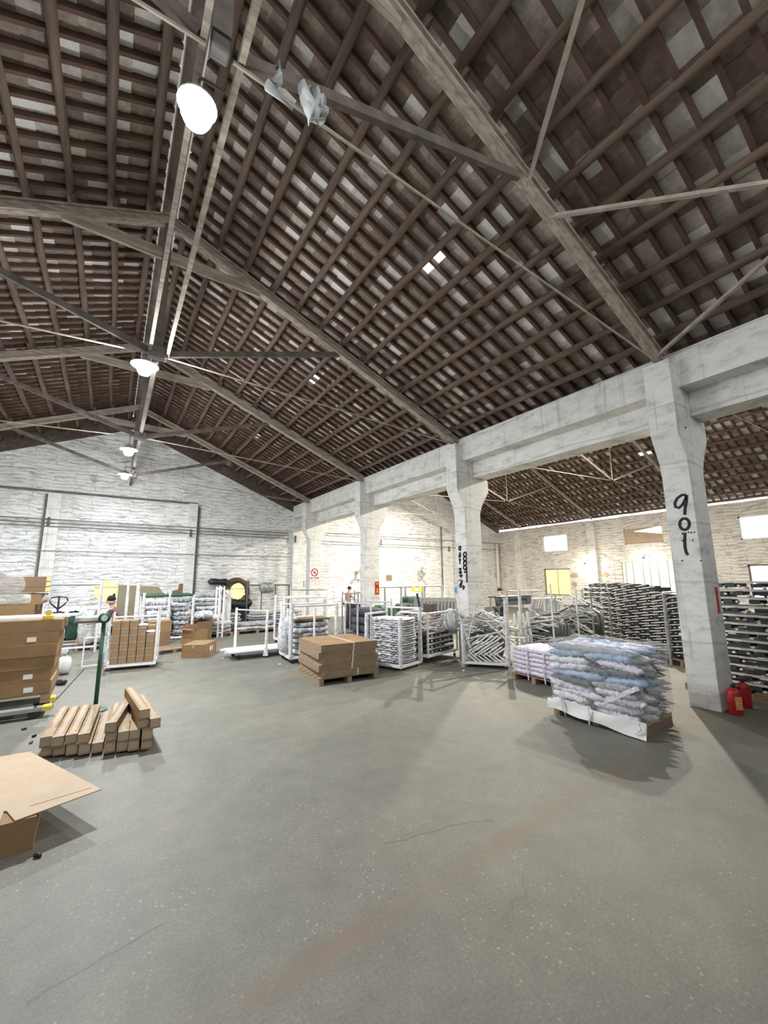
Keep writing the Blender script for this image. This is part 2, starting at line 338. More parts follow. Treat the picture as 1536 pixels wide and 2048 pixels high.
for s_, (xa, xb) in enumerate([(-7.2, XR), (XR, 8.09), (8.4, XAR), (XAR, XW+.2)]):
    mb.prism([(xa, gtop(xa+1e-4)), (xb, gtop(xb-1e-4)), (xb, gtop(xb-1e-4)+.62), (xa, gtop(xa+1e-4)+.62)], 'y', YE+.02, YE+.25)
tag(mb.build('trim_1', 'darkband'), 'dark unpainted brick strip along the top of the gable wall', 'trim', kind='structure')
# round ventilation openings with a masonry ring
for k, (p, gm) in enumerate(RND):
    t = thing(f'window_{k+1}', ['round glowing yellow opening behind the woman in the knit hat', 'round yellow opening ringed by a dark fan cowl', 'round bright white opening between two columns'][k], 'window', (p.x, YE, p.z), kind='structure')
    ri = .40 if k < 2 else .36
    n = 32; vs = []; fs = []
    sqp = lambda q: (rw*max(-1, min(1, 1.42*math.cos(q))), rw*max(-1, min(1, 1.42*math.sin(q))))
    for yy in (-.012, .24):
        for j in range(n):
            q = 2*math.pi*j/n; vs.append((ri*math.cos(q), yy, ri*math.sin(q)))
        for j in range(n):
            x_, z_ = sqp(2*math.pi*j/n); vs.append((x_, yy, z_))
    for j in range(n):
        j2 = (j+1) % n
        fs += [(j, j2, n+j2, n+j), (2*n+j, 3*n+j, 3*n+j2, 2*n+j2), (j, 2*n+j, 2*n+j2, j2)]
    MB().add(vs, fs).build('window_ring', 'brick' if k != 1 else 'pipe', t)
    MB().lathe([(ri+.01, -.004), (ri+.01, .004)], 32, mx=Matrix.Translation((0, .12, 0)) @ Matrix.Rotation(R(90), 4, 'X')).build('pane', gm, t)
    if k < 2: MB().bar((-ri, .1, .12), (ri, .1, .12), .02, .03).build('glazing_bar', 'pipe', t)
# ---- right wall with windows and doors
HI = [(9.40, 11.32), (14.74, 16.47), (4.2, 6.3), (-1.6, .6)]
HZ = (3.64, 4.70); HZ2 = (3.76, 4.66)
yg0, yg1 = 14.72, 16.55; yc0, yc1 = 8.79, 11.61; yw0, yw1 = 4.3, 6.2
holes = [(HI[0][0], HI[0][1], *HZ2), (HI[1][0], HI[1][1], *HZ), (*HI[2], 3.62, 4.68), (yg0, yg1, .9, 2.55), (yc0, yc1, 0.02, 2.82), (yw0, yw1, .9, 2.5)]
wall_with_holes('wall_right', 'x', XW, .25, YB, YE, lambda y: ZAE-.07+.07*noise.noise(V((y*2, 0, 0))), holes, 'brick2', 'off white rough brick side wall of the far aisle')
def rect_window(k, y0, y1, z0, z1, label, pane, bars, frame='white'):
    t = thing(f'window_{k}', label, 'window', (XW+.1, (y0+y1)/2, z0), kind='structure')
    h, wd = z1-z0, y1-y0; f = MB()
    for yy in (-wd/2+.03, wd/2-.03): f.box((0, yy, h/2), (.08, .06, h))
    for zz in (.03, h-.03): f.box((0, 0, zz), (.08, wd, .06))
    f.build('window_frame', frame, t)
    b = MB()
    for u in bars[0]: b.box((0, -wd/2+u*wd, h/2), (.03, .035, h-.1))
    for u in bars[1]: b.box((.02, 0, u*h), (.02, wd-.1, .02))
    if b.v: b.build('glazing_bar', 'pipe', t)
    MB().box((.05, 0, h/2), (.008, wd-.08, h-.08)).build('pane', pane, t)
    return t
wt = rect_window(4, *HI[1], *HZ, 'small high window with louvre lines left on the aisle side wall', 'glass', ([], [.16, .3]))
wt = rect_window(5, *HI[0], *HZ2, 'high window half covered by a brown board', 'glass', ([], []))
MB().prism([(.94, .03), (-.94, .03), (-.94, .45), (.45, .70), (-.94, .86), (.94, .86)], 'x', -.06, -.045).build('board', 'board', wt)
rect_window(6, *HI[2], 3.62, 4.68, 'high bright louvred window right of the 901 column', 'glass', ([], [.28, .42, .56]))
rect_window(7, yg0, yg1, .9, 2.55, 'yellow barred window low in the aisle side wall', 'amber', ([.5], []), 'pipe')
rect_window(8, yw0, yw1, .9, 2.5, 'barred window low at the right edge behind the frame stack', 'glass', ([.5], [.25, .5, .75]), 'pipe')
t = thing('door_1', 'pale ribbed sheet door glowing with daylight in the aisle wall', 'door', (XW+.1, (yc0+yc1)/2, .02), kind='structure')
wd = yc1-yc0; vs = []; fs = []; nn = 56
for i in range(nn+1):
    y_ = -wd/2+wd*i/nn; xx = .03*(1 if (i % 4) < 2 else -1)
    vs += [(xx, y_, 0), (xx, y_, 2.8), (xx+.006, y_, 0), (xx+.006, y_, 2.8)]
for i in range(nn): fs += [(4*i, 4*i+4, 4*i+5, 4*i+1), (4*i+2, 4*i+3, 4*i+7, 4*i+6)]
MB().add(vs, fs).build('door_sheet', 'pale', t)
b = MB()
for u in (.0, .07, .2, .36, .5, .62, .8, .93, 1.0): b.box((-.05, -wd/2+u*wd, 1.4), (.02, .03, 2.8))
b.build('door_rib', 'pipe', t)
# ---- rear and left walls (unseen, shaped to admit daylight and dim the near floor)
tag(MB().box((8, YB-.1, 2.8), (32, .2, 5.6)).build('wall_front', 'darkband'), 'dark brick wall behind the photographer', 'wall', kind='structure')
mb = MB().box((XL-.1, 2.0, 2.5), (.2, 10.0, 4.4)).box((XL-.1, 8.5, .25), (.2, 23, .5)).box((XL-.1, 8.5, 5.1), (.2, 23, 1.0))
for y_ in (-2.6, *YT, 19.9): mb.box((XL-.1, y_, 2.5), (.4, .5, 4.4))
tag(mb.build('wall_left', 'plaster'), 'white wall with tall open bays on the left side of the hall', 'wall', kind='structure')
# ---- roof slopes: tiles, battens, purlins
PV = []
for k in range(5):
    mb = MB(); n = 7; L_ = 5.11
    mb.tube([(rnd(-.018, .018), -L_/2-.12+(L_+.24)*i/n, rnd(-.015, .015)) for i in range(n+1)], [.062*rnd(.85, 1.12) for _ in range(n+1)], 8)
    PV.append(mb.mesh('purlin', 'purlin', True))
def roof_slope(name, label, xr, zr, xe, ys, off, glass=()):
    sx = 1 if xe > xr else -1; ln = math.hypot(xe-xr, SL*(xe-xr)); ang = math.atan(SL)
    dv = V((sx*math.cos(ang), 0, -math.sin(ang))); up = V((sx*math.sin(ang), 0, math.cos(ang)))
    o0 = V((xr, 0, zr)); y0, y1 = ys[0], ys[-1]
    pw, pl = .30, .30
    tiles, gl = MB(), MB()
    for i in range(int((y1-y0)/pw)+1):
        for j in range(int(ln/pl)+1):
            y_ = y0+pw*(i+.5); s_ = pl*(j+.5)
            isg = any(abs(y_-gy) < pw*1.0 and abs(s_-gs) < pl*.55 for gy, gs in glass)
            q = o0+dv*s_+up*(off+.075+rnd(-.004, .01)); q.y = y_
            tl = .05+rnd(-.012, .02); th = .018; hw, hl = pw/2-.006, pl*.60
            a_ = (dv+up*tl).normalized(); b_ = up
            vs = [q+a_*su*hl+V((0, sv*hw, 0))+b_*sw*th/2 for su in (-1, 1) for sv in (-1, 1) for sw in (-1, 1)]
            (gl if isg else tiles).add(vs, [(0, 1, 3, 2), (4, 6, 7, 5), (0, 4, 5, 1), (2, 3, 7, 6), (0, 2, 6, 4), (1, 5, 7, 3)])
    root = tag(tiles.build(name, 'tile'), label, 'ceiling', kind='structure')
    if gl.v: gl.build('glass_tile', 'glass', root)
    bt = MB()
    for i in range(int((y1-y0)/pw)+2):
        y_ = y0+pw*i
        a = o0+up*(off+.025); e = a+dv*ln; a.y = e.y = y_
        bt.bar(a, e, .055, .10, up)
    bt.build('batten_grid', 'batten', root)
    npur = int(ln/.62)+1
    for bi, (ya, yb) in enumerate(zip(ys, ys[1:])):
        for k in range(npur):
            s_ = .18+(ln-.3)*k/(npur-1)
            c = o0+dv*s_+up*(off-.065); c.y = (ya+yb)/2
            o = bpy.data.objects.new('purlin', PV[random.randrange(5)]); C.objects.link(o); o.parent = root
            o.location = c; o.scale = (1, (yb-ya)/5.11, 1)
            o.rotation_euler = (0, rnd(0, 6), rnd(-.006, .006))
            o.location.x += sx*.05*(bi % 2)
    return root
ys = [YB-.0, *YT, YE]
GN = [(YT[0]+2.0, 4.05), (YT[1]+2.14, 4.05), (YT[2]+2.2, 4.05), (YT[3]+1.7, 4.0), (YT[0]-2.95, 4.3)]
roof_slope('ceiling_right', 'dark tiled roof slope over the right half of the nave', XR, ZA, XC+.35, ys, .40, GN)
roof_slope('ceiling_left', 'dark tiled roof slope over the left half of the nave', XR, ZA, XL-.3, ys, .40, [(YT[3]+1.7, 4.6)])
roof_slope('ceiling_aisle_left', 'tiled roof slope of the far aisle rising from the beam', XAR, ZAA, XA0-.4, ys, .32)
roof_slope('ceiling_aisle_right', 'tiled roof slope of the far aisle above the side wall', XAR, ZAA, XW+.35, ys, .32, [(YT[2]-1.7, .9), (YT[2]-2.1, .9), (YT[0]+1.7, 2.4), (YT[0]+2.4, 2.4), (YT[1]+.2, 3.8)])
tag(MB().tube([(XR, YB, ZA+.52), (XR, YE, ZA+.52)], .16, 8).build('ridge_beam', 'dtimber'), 'dark timber ridge pole along the top of the nave roof', 'beam', kind='structure')
# ---- trusses
def truss(y, xr, za, xl, xe, ze, zn, label, scale=1.0, collar=True, rm='rafter'):
    t = thing('roof_truss', label, 'truss', (xr, y, zn), kind='structure', group='roof trusses')
    P = lambda x, z: V((x-xr, 0, z-zn)); w_, d_ = .15*scale, .2*scale
    for xe_ in (xl, xe):
        a, b = P(xr, za+d_*.5), P(xe_, ze+d_*.5); r_ = MB(); n_ = V((0, 0, 1))
        r_.bar(a, b, w_*.45, d_).bar(a-n_*d_*.42, b-n_*d_*.42, w_, .035*scale).bar(a+n_*d_*.42, b+n_*d_*.42, w_, .035*scale)
        r_.build('rafter', rm, t)
        sx = 1 if xe_ > xr else -1; m_ = xr+sx*3.63*abs(xe-xr)/7.36; zm = za-(za-ze)*abs(m_-xr)/abs(xe-xr)
        MB().bar(P(xr+sx*.15, zn+.02), P(m_, zm), .06*scale, .11*scale).build('strut', 'dtimber' if scale == 1 else 'rod', t)
        MB().tube([P(xr+sx*.1, zn-.04), P(xe_-sx*.15, ze+.03)], .016*scale, 6).build('tie_rod', 'rod', t)
    if scale == 1:
        MB().box(P(xr, (za+zn)/2+.05), (.14, .1, za-zn-.1)).build('king_post', 'dtimber', t)
        MB().box(P(xr, zn), (.30, .2, .2) if y > 4 else (.14, .12, .12)).build('node_block', 'pipe', t, bev=.02)
        if collar:
            MB().bar(P(xr-1.55, za-.62), P(xr+1.75, za-.70), .06, .22).build('collar', 'rafter', t)
    else:
        MB().tube([P(xr, zn), P(xr, za)], .02, 6).build('king_post', 'rod', t)
    return t
TL = ['nearest roof truss overhead, footed on the column sprayed 901', 'second roof truss, footed on the column with black graffiti', 'third roof truss along the hall, footed on the column with the red sign', 'farthest nave truss, in front of the white gable wall']
TL2 = ['nearest truss of the far aisle, mostly behind the 901 column', 'aisle truss landing on the wall left of the half boarded window', 'aisle truss landing left of the small high window', 'aisle truss hung in front of the far aisle gable']
for k, y_ in enumerate(YT):
    truss(y_, XR, ZA, XL+.05, XC, ZE, ZN, TL[k])
    truss(y_, XAR, ZAA-.05, XA0, XW-.05, ZAE-.05, 5.75, TL2[k], .62)
def beamrod(name, a, b, r_, m, label, cat='rod'):
    return tag(MB().tube([a, b], r_, 6).build(name, m), label, cat, kind='structure')
# longitudinal bars below the ridge, and wind braces
tag(MB().bar((XR-.12, YB, ZN+.02), (XR-.12, YT[1], ZN+.02), .05, .1).build('ridge_tie_beam', 'rafter'), 'long grey tie bar joining the truss nodes, left of the pair', 'beam', kind='structure')
tag(MB().bar((XR+.16, YB, ZN+.02), (XR+.16, YT[1], ZN+.02), .05, .1).build('ridge_tie_beam', 'rafter'), 'long grey tie bar joining the truss nodes, right of the pair', 'beam', kind='structure')
tag(MB().bar((XR, YT[1], ZN+.02), (XR, YE, ZN+.02), .08, .1).build('ridge_tie_beam', 'dtimber'), 'dark tie bar joining the far truss nodes', 'beam', kind='structure')
RZ = lambda x: ZA-SL*abs(x-XR)
for a, b, lb in [((4.16, 2.76), (3.31, 1.46), 'thin wooden brace rising to the top edge from the nearest truss'), ((4.65, 2.77), (5.9, .8), 'thin wooden brace running right from the middle of the nearest truss'), ((7.5, 2.76), (6.7, 1.0), 'thin brace rising right from the head of the 901 column')]:
    a3, b3 = V((a[0], a[1], RZ(a[0])+.02)), V((b[0], b[1], RZ(b[0])+.02)); b4 = b3+(b3-a3)*.55
    tag(MB().bar(a3, b4, .05, .05).build('roof_brace_beam', 'rod'), lb, 'brace', kind='structure')
# cloth caught on the nearest strut
q = PY(605, 190, YT[0]-.08)
tc = MB()
for k in range(6):
    a = q+V((rnd(-.22, .2), rnd(-.03, .03), .1)); pts = [a+V((rnd(-.05, .05)*i, rnd(-.03, .03), -.11*i)) for i in range(4)]
    tc.tube(pts, [.05, .07, .05, .01], 6, flat=.4)
tag(tc.build('rag', 'cloth', smooth=True), 'pale torn rag hanging from the strut of the nearest truss', 'rag')
# ---- columns and beams
def column(y, label):
    t = thing('column', label, 'column', (XC, y, 0), kind='structure')
    poly = [(0, 0), (.58, 0), (.58, 3.72), (.66, 3.95), (.95, 4.38), (.95, 4.72), (.36, 4.72), (.36, 5.62), (-.26, 5.62), (-.26, 4.38), (-.22, 4.28), (-.04, 3.9), (0, 3.65)]
    MB().prism(poly, 'y', -.2, .21).build('column_shaft', 'plaster', t, bev=.012)
    return t
cols = [column(YT[0], 'nearest concrete column, sprayed 901 in black'), column(YT[1], 'concrete column scrawled with black graffiti'), column(YT[2], 'concrete column with a small red fire sign'), column(YT[3], 'farthest concrete column, carrying the no smoking sign')]
mb = MB().prism([(XC, 5.16), (XC+.5, 5.16), (XC+.5, 5.80), (XC, 5.80)], 'y', YB, YE)
tag(mb.build('beam_upper', 'plaster'), 'stained white upper beam under the roof edge', 'beam', kind='structure')
mb = MB().prism([(XC+.36, 4.722), (XC+.85, 4.722), (XC+.85, 5.16), (XC+.36, 5.16)], 'y', YB, YE)
tag(mb.build('beam_lower', 'plaster'), 'white lower concrete beam resting on the column heads', 'beam', kind='structure')
# board joints and drips are in the plaster; vertical ribs on the upper beam
for k, y_ in enumerate((4.6, 5.3, 5.5, 9.9, 10.6, 11.9, 14.6, 15.6)): pass
# writing: sprayed numbers on the columns
def strokes(parent, lines, xface, r_, name='painted_number'):
    for ln in lines:
        pts = [PX(x, y, xface) for x, y in ln]
        for p_ in pts: p_ -= parent.location
        MB().tube(pts, r_, 6, flat=1, up=(1, 0, 0)).build(name, 'ink', parent).scale = (1, 1, 1)
def cz(ox, oy, s, pts): return [(ox+x*s, oy+y*s) for x, y in pts]
s7 = .349
nine = cz(1000, 850, s7, [(1066, 400), (1040, 402), (1015, 420), (1001, 450), (1006, 470), (1025, 475), (1045, 458), (1062, 425), (1070, 402), (1068, 440), (1060, 480), (1058, 515)])
zero = cz(1000, 850, s7, [(1057+28*math.sin(a), 568-33*math.cos(a)) for a in [i*math.pi/7 for i in range(15)]])
one = cz(1000, 850, s7, [(1042, 624), (1060, 619), (1058, 660), (1060, 700), (1066, 728), (1076, 745)])
def flat_strokes(parent, lines, xface, wpx):
    for ln in lines:
        mb = MB(); P3 = [PX(x, y, xface-.004)-parent.location for x, y in ln]; n = len(P3); vs = []
        for i, p_ in enumerate(P3):
            tg = (P3[min(i+1, n-1)]-P3[max(i-1, 0)]).normalized(); sd = V((0, -tg.z, tg.y))*wpx
            vs += [p_+sd, p_-sd, p_+sd+V((.003, 0, 0)), p_-sd+V((.003, 0, 0))]
        fs = []
        for i in range(n-1):
            a = 4*i; b = a+4; fs += [(a, a+1, b+1, b), (a+2, b+2, b+3, a+3), (a, b, b+2, a+2), (a+1, a+3, b+3, b+1)]
        fs += [(0, 2, 3, 1), (4*n-4, 4*n-3, 4*n-1, 4*n-2)]
        mb.add(vs, fs).build('painted_number', 'ink', parent)
flat_strokes(cols[0], [nine, zero, one], XC, .022)
dots = [cz(1000, 850, s7, [(x, y), (x+6, y+5)]) for x, y in ((1042, 660), (1101, 658), (1076, 612), (1092, 614), (1110, 612), (1040, 775), (1148, 775), (1060, 12))]
flat_strokes(cols[0], dots, XC, .012)
s6 = 1/3.072
gf = [[(1108, 745), (1100, 750), (1098, 765), (1108, 768), (1110, 745), (1108, 775)], [(1100, 790), (1108, 785), (1110, 797), (1099, 803), (1101, 815), (1110, 812), (1100, 795)],
      [(1098, 828), (1112, 826)], [(1105, 828), (1105, 855)], [(1098, 885), (1112, 880), (1108, 905), (1098, 900)], [(1098, 910), (1118, 900), (1102, 930), (1122, 925)], [(1108, 880), (1112, 940)],
      [(1100, 955), (1120, 952), (1104, 985), (1106, 1000)], [(1118, 960), (1112, 1000)], [(1128, 985), (1122, 1000)], [(1134, 990), (1124, 1012)],
      *[[(1136+9*math.sin(a), 795+27*j-13*math.cos(a)) for a in [i*math.pi/5 for i in range(11)]] for j in range(4)], [(1146, 875), (1147, 920), (1148, 968)], [(1130, 905), (1142, 902)]]
flat_strokes(cols[1], [cz(560, 850, s6, g) for g in gf], XC, .026)
# red tape on the near column, red fire sign on the third, no smoking sign on the fourth
yf = YT[0]-.2
a, b = PY(1430, 1174, yf), PY(1440, 1226, yf)
tag(MB().box(((a.x+b.x)/2, yf-.004, (a.z+b.z)/2), (.09, .006, abs(a.z-b.z))).build('tape_strip', 'rtape'), 'vertical strip of red tape stuck on the 901 column', 'tape')
def put(mb, name, m, parent): return mb.build(name, m, parent)
yf = YT[2]-.2; p = PY(754, 1176, yf); hgt = PY(754, 1163, yf).z-PY(754, 1188, yf).z
t = thing('fire_sign', 'small red vertical sign with pale symbols on the third column', 'sign', (p.x, yf, p.z))
put(MB().box((0, -.006, 0), (.17, .01, hgt)), 'panel', 'red', t)
put(MB().prism([(-.05, hgt*.40), (.05, hgt*.40), (0, hgt*.22)], 'y', -.016, -.012), 'arrow', 'yellow', t)
put(MB().prism([(-.02, -hgt*.02), (.02, -hgt*.02), (.02, -hgt*.2), (.05, -hgt*.36), (-.05, -hgt*.36), (-.02, -hgt*.2)], 'y', -.016, -.012), 'flame_symbol', 'yellow', t)
yf = YT[3]-.2; p = PY(629, 1148, yf); ws = abs(PY(638, 1148, yf).x-PY(620, 1148, yf).x); hs = PY(629, 1137, yf).z-PY(629, 1160, yf).z
t = thing('no_smoking_sign', 'white no smoking sign with red ring on the farthest column', 'sign', (p.x, yf, p.z))
put(MB().box((0, -.006, 0), (ws, .01, hs)), 'panel', 'paper', t)
rg = MB(); cz0 = hs*.14; rr = ws*.36
rg.tube([(rr*math.cos(i*math.pi/12), -.016, cz0+rr*math.sin(i*math.pi/12)) for i in range(25)], .022, 6, cap=False, flat=.2, up=(0, 1, 0))
rg.bar((-rr*.7, -.016, cz0+rr*.7), (rr*.7, -.016, cz0-rr*.7), .008, .035); put(rg, 'prohibition_ring', 'red', t)
put(MB().bar((-rr*.5, -.014, cz0-.05), (rr*.5, -.014, cz0+.04), .006, .03), 'cigarette', 'ink', t)
tx = bpy.data.curves.new('sign_text', 'FONT'); tx.body = '禁止吸烟'; tx.size = ws*.25; tx.align_x = 'CENTER'; tx.extrude = .002
o0 = bpy.data.objects.new('sign_text', tx); C.objects.link(o0); bpy.context.view_layer.update(); me = bpy.data.meshes.new_from_object(o0.evaluated_get(bpy.context.evaluated_depsgraph_get())); bpy.data.objects.remove(o0); me.materials.clear(); me.materials.append(M['red'])
o = bpy.data.objects.new('sign_text', me); C.objects.link(o); o.parent = t; o.location = (0, -.014, -hs*.42); o.rotation_euler = (R(90), 0, 0)
# ---- pilasters, pipes, cables on the end wall
for k, (x0, x1, zt) in enumerate([(PY(90, 1050, YE).x, PY(118, 1050, YE).x, 5.4), (PY(374, 1060, YE).x, PY(392, 1060, YE).x, 5.45), (7.7, 8.3, 5.2), (PY(886, 1075, YE).x, PY(901, 1075, YE).x, 4.9), (PY(735, 1050, YE).x, PY(742, 1050, YE).x, 5.2)]):
    tag(MB().box(((x0+x1)/2, YE-.09, zt/2), (abs(x1-x0), .18, zt)).build('wall_back_pillar', 'plaster'), ['whitewashed pilaster on the gable wall above the left cartons', 'whitewashed pilaster on the gable wall left of the dark machine', 'pilaster in the gable wall corner under the beam end', 'pilaster on the aisle gable left of the graffiti column', 'slim pilaster beside the third column'][k], 'pilaster', kind='structure')
for k, (x, y) in enumerate([(86, 1050), (396, 1060), (883, 1075)]):
    q = PY(x, y, YE-.08)
    tag(MB().tube([(q.x, YE-.055, 1.2), (q.x, YE-.055, 5.35)], .05, 8).build('drain_pipe', 'pipe'), ['dark pipe down the left pilaster of the gable wall', 'dark pipe beside the pilaster left of the dark machine', 'dark pipe beside the aisle gable pilaster'][k], 'pipe')
for k, (a, b) in enumerate([((0, 973), (396, 1009)), ((0, 1094), (578, 1118)), ((0, 1027), (575, 1072)), ((0, 1034), (575, 1078)), ((0, 1040), (575, 1084)), ((610, 1062), (1000, 1090)), ((610, 1085), (1000, 1098))]):
    A, B = PY(*a, YE), PY(*b, YE); A.z = B.z = (A.z+B.z)/2; A.y = B.y = YE-.2 if k > 0 else YE-.03
    tag(MB().tube([A, B], .022 if k else .05, 6).build('wall_cable', 'pipe' if k != 1 else 'steel'), ['dark ledge line high on the gable wall', 'grey conduit running along the gable wall at mid height', 'top of three thin wires along the gable wall', 'middle of three thin wires along the gable wall', 'lowest of three thin wires along the gable wall', 'upper wire along the aisle gable', 'lower wire along the aisle gable'][k], 'cable')
for k, (x, y) in enumerate([(97, 1043), (381, 1066), (591, 1078), (762, 1085), (898, 1098)]):
    q = PY(x, y, YE-.22)
    b = MB(); b.box((0, 0, 0), (.05, .06, .36))
    for i in range(3): b.lathe([(.05, -.03), (.05, .03)], 8, (0, -.03, -.11+.11*i))
    o = b.build('wire_bracket', 'dtimber'); o.location = (q.x, YE-.21, q.z)
    tag(o, ['insulator bracket on the pilaster above the left cartons', 'insulator bracket on the pilaster left of the dark machine', 'insulator bracket in the gable corner', 'insulator bracket right of the third column', 'insulator bracket on the aisle gable pilaster'][k], 'bracket')
# right wall pilasters
for k, (x, y) in enumerate([(1038, 1090), (1185, 1080)]):
    q = PX(x, y, XW)
    tag(MB().box((XW-.1, q.y, 2.6), (.2, .45, 5.2)).build('wall_right_pillar', 'plaster'), ['pilaster on the aisle wall left of the yellow window', 'pilaster on the aisle wall right of the yellow window'][k], 'pilaster', kind='structure')
q = PY(1003, 1110, YE-.2)
tag(MB().tube([(23.2, YE-.16, 0), (23.2, YE-.16, 4.4)], .1, 8).build('drain_pipe', 'plaster'), 'thick whitewashed pipe near the far aisle corner', 'pipe')
# ---- lamps
def high_bay(loc, label, power, hang, group, col=(.93, .97, 1), r_=.22):
    t = thing('pendant_lamp', label, 'lamp', loc, group=group)
    st = MB().tube([(0, 0, .05), (0, 0, hang)], .012, 6)
    if group == 'lamps under the ridge': st.tube([(0, 0, hang-.02), (XR+.1-loc[0], 0, hang-.02)], .014, 6)
    st.build('stem', 'pipe', t)
    MB().lathe([(.05, .12), (.08, .06), (r_, -.02), (r_, -.035), (.05, .04)], 20).build('reflector', 'steel', t)
    MB().lathe([(.04, .0), (.1, -.05), (.12, -.12), (.09, -.19), (.01, -.22)], 14).build('bulb', 'lampglow', t, True)
    light('AREA', 'lamp_light', (loc[0], loc[1], loc[2]-.24), power, col, t, .16)
    light('POINT', 'lamp_glow', (loc[0], loc[1], loc[2]-.34), power*(.16 if group != 'lamps under the ridge' or loc[1] < 5 else .75), col, t, .1)
LN = ['bright pendant lamp nearest the camera, near the top of the photo', 'bright pendant lamp under the second truss node', 'bright pendant lamp in front of the top of the gable wall', 'small bright lamp lowest in the row before the gable wall']
for k, (px, py, z, pw_) in enumerate([(395, 205, 5.80, .16), (290, 728, 5.79, 1.3), (258, 897, 5.62, .9), (250, 947, 5.80, .45)]):
    q = on(px, py, 2, z); high_bay(q, LN[k], LAMP_W*pw_, ZN-z+.02, 'lamps under the ridge', r_=.15 if k == 0 else .22)
for k, y_ in enumerate((5.4, 10.5, 15.6)):  # added unseen fill lamps, hung behind the beam to brighten the aisle
    high_bay((13.0, y_+.6, 6.7), ['pendant lamp in the far aisle roof next to the 901 column', 'pendant lamp in the far aisle roof past the graffiti column', 'pendant lamp in the far aisle roof past the third column'][k], LAMP_W*2.5, .85, 'lamps of the far aisle', (1, .93, .80))
def work_lamp(px, py, X, label):
    q = PX(px, py, X); t = thing('wall_lamp', label, 'lamp', (XW, q.y, q.z), group='lamps on the aisle wall')
    MB().tube([(0, 0, .15), (-(XW-X)*.5, 0, .2), (-(XW-X), 0, .1)], .015, 6).build('bracket', 'pipe', t)
    MB().lathe([(.03, .08), (.05, .05), (.11, -.02), (.11, -.03), (.03, .04)], 14, (-(XW-X), 0, 0)).build('shade', 'steel', t)
    MB().lathe([(.03, .02), (.08, -.03), (.09, -.08), (.06, -.14), (.01, -.16)], 12, (-(XW-X), 0, 0)).build('bulb', 'workglow', t, True)
    light('POINT', 'lamp_light', (X, q.y, q.z-.12), WORK_W, (1, .93, .8), t, .1)
work_lamp(1170, 1128, 22.9, 'glowing lamp on the aisle wall right of the yellow window')
work_lamp(1287, 1117, 22.9, 'glowing lamp above the pale ribbed sheet door')
# ================================================================== goods
def pallet(loc, rz, w_, d_, label, h=.14, m='wood', nb=6):
    t = thing('pallet', label, 'pallet', loc, rz, 'pallets on the floor')
    for i in range(nb):
        MB().box((0, -d_/2+d_*(i+.5)/nb, h-.011), (w_, d_/nb*.78, .022)).build('top_board', m, t)
    for x_ in (-w_/2+.05, 0, w_/2-.05):
        MB().box((x_, 0, (h-.022)/2), (.09, d_, h-.022)).build('stringer', m, t)
    return t
def carton_mesh(w_, d_, h, m='card'):
    return MB().box((0, 0, h/2), (w_, d_, h)).mesh('carton', m)
CM = {}
def carton(name, key, loc, rz, size, label, cat='box', group=None, m='card', tape=True, tape_m='tape', strap=False, lab=False):
    """closed box with a taped seam"""
    if key not in CM:
        me = carton_mesh(*size, m); w_, d_, h = size
        tp = (MB().box((0, -d_/2-.001, h-.012), (w_*.98, .002, .018)) if key.startswith('sm') else MB().prism([(-w_/2-.002, h*.72), (-w_/2-.002, h+.002), (w_/2+.002, h+.002), (w_/2+.002, h*.72), (w_/2+.0005, h*.72), (w_/2+.0005, h+.0005), (-w_/2-.0005, h+.0005), (-w_/2-.0005, h*.72)], 'y', -.03, .03)).mesh('tape_seam', tape_m)
        CM[key] = (me, tp)
    me, tp = CM[key]
    o = bpy.data.objects.new(name, me); C.objects.link(o); o.location = loc; o.rotation_euler = (0, 0, rz); tag(o, label, cat, group)
    if tape: c = bpy.data.objects.new('tape_seam', tp); C.objects.link(c); c.parent = o
    if lab:
        w_, d_, h = size
        MB().box((lab[0]*w_, -d_/2-.002, lab[1]*h), (.11, .002, .07)).build('paper_label', 'paper', o)
    return o
ORD = ['lowest', 'second lowest', 'third from the floor', 'fourth from the floor', 'fifth from the floor', 'sixth from the floor', 'seventh from the floor']
# ---- the tall stack of wide flat cartons at the left edge, raised on a pallet truck
YF = 8.3; xr_ = PY(97, 1388, YF).x; zb = PY(60, 1390, YF).z; zt = PY(60, 1241, YF).z
st_w, st_d = 1.9, 1.1; nl = 6; lh = (zt-zb)/nl
t = thing('pallet_truck', 'yellow tipped pallet truck under the tall carton stack', 'pallet truck', (xr_-.75, YF+.2, 0))
for s_ in (-.28, .28):
    f_ = MB().box((0, s_, zb-.19), (1.5, .16, .05)).build('fork', 'steel', t)
    MB().box((.76, s_, zb-.19), (.1, .17, .06)).build('fork_tip', 'yellow', f_)
    MB().lathe([(.08, -.05), (.08, .05)], 12, mx=Matrix.Translation((.62, s_, .08)) @ Matrix.Rotation(R(90), 4, 'X')).build('roller', 'black', t)
MB().box((-1.35, 0, .2), (.2, .6, .4)).build('truck_body', 'steel', t); MB().box((-.98, 0, zb-.19), (.6, .5, .04)).build('yoke', 'steel', t)
pallet((xr_-.95, YF+st_d/2, zb-.14), 0, 1.9, 1.1, 'pallet lifted on the pallet truck under the wide cartons')
for i in range(nl):
    labs = {1: (.10, .35), 2: (.05, .4), 4: (.2, .6)}.get(i)
    o = carton('flat_carton', f'flat{i}', (xr_-.95+rnd(-.015, .02)+.012*i, YF+st_d/2+rnd(-.01, .02), zb+.0008+lh*i), rnd(-.012, .012), (st_w, st_d, lh-.004), f'wide flat brown carton in the tall left edge stack, {ORD[i] if i < 5 else "topmost"}', group='wide cartons at the left edge', m='card' if i != 5 else 'card', lab={4: (.33, .42), 1: (.36, .45), 0: (.36, .4)}.get(i))
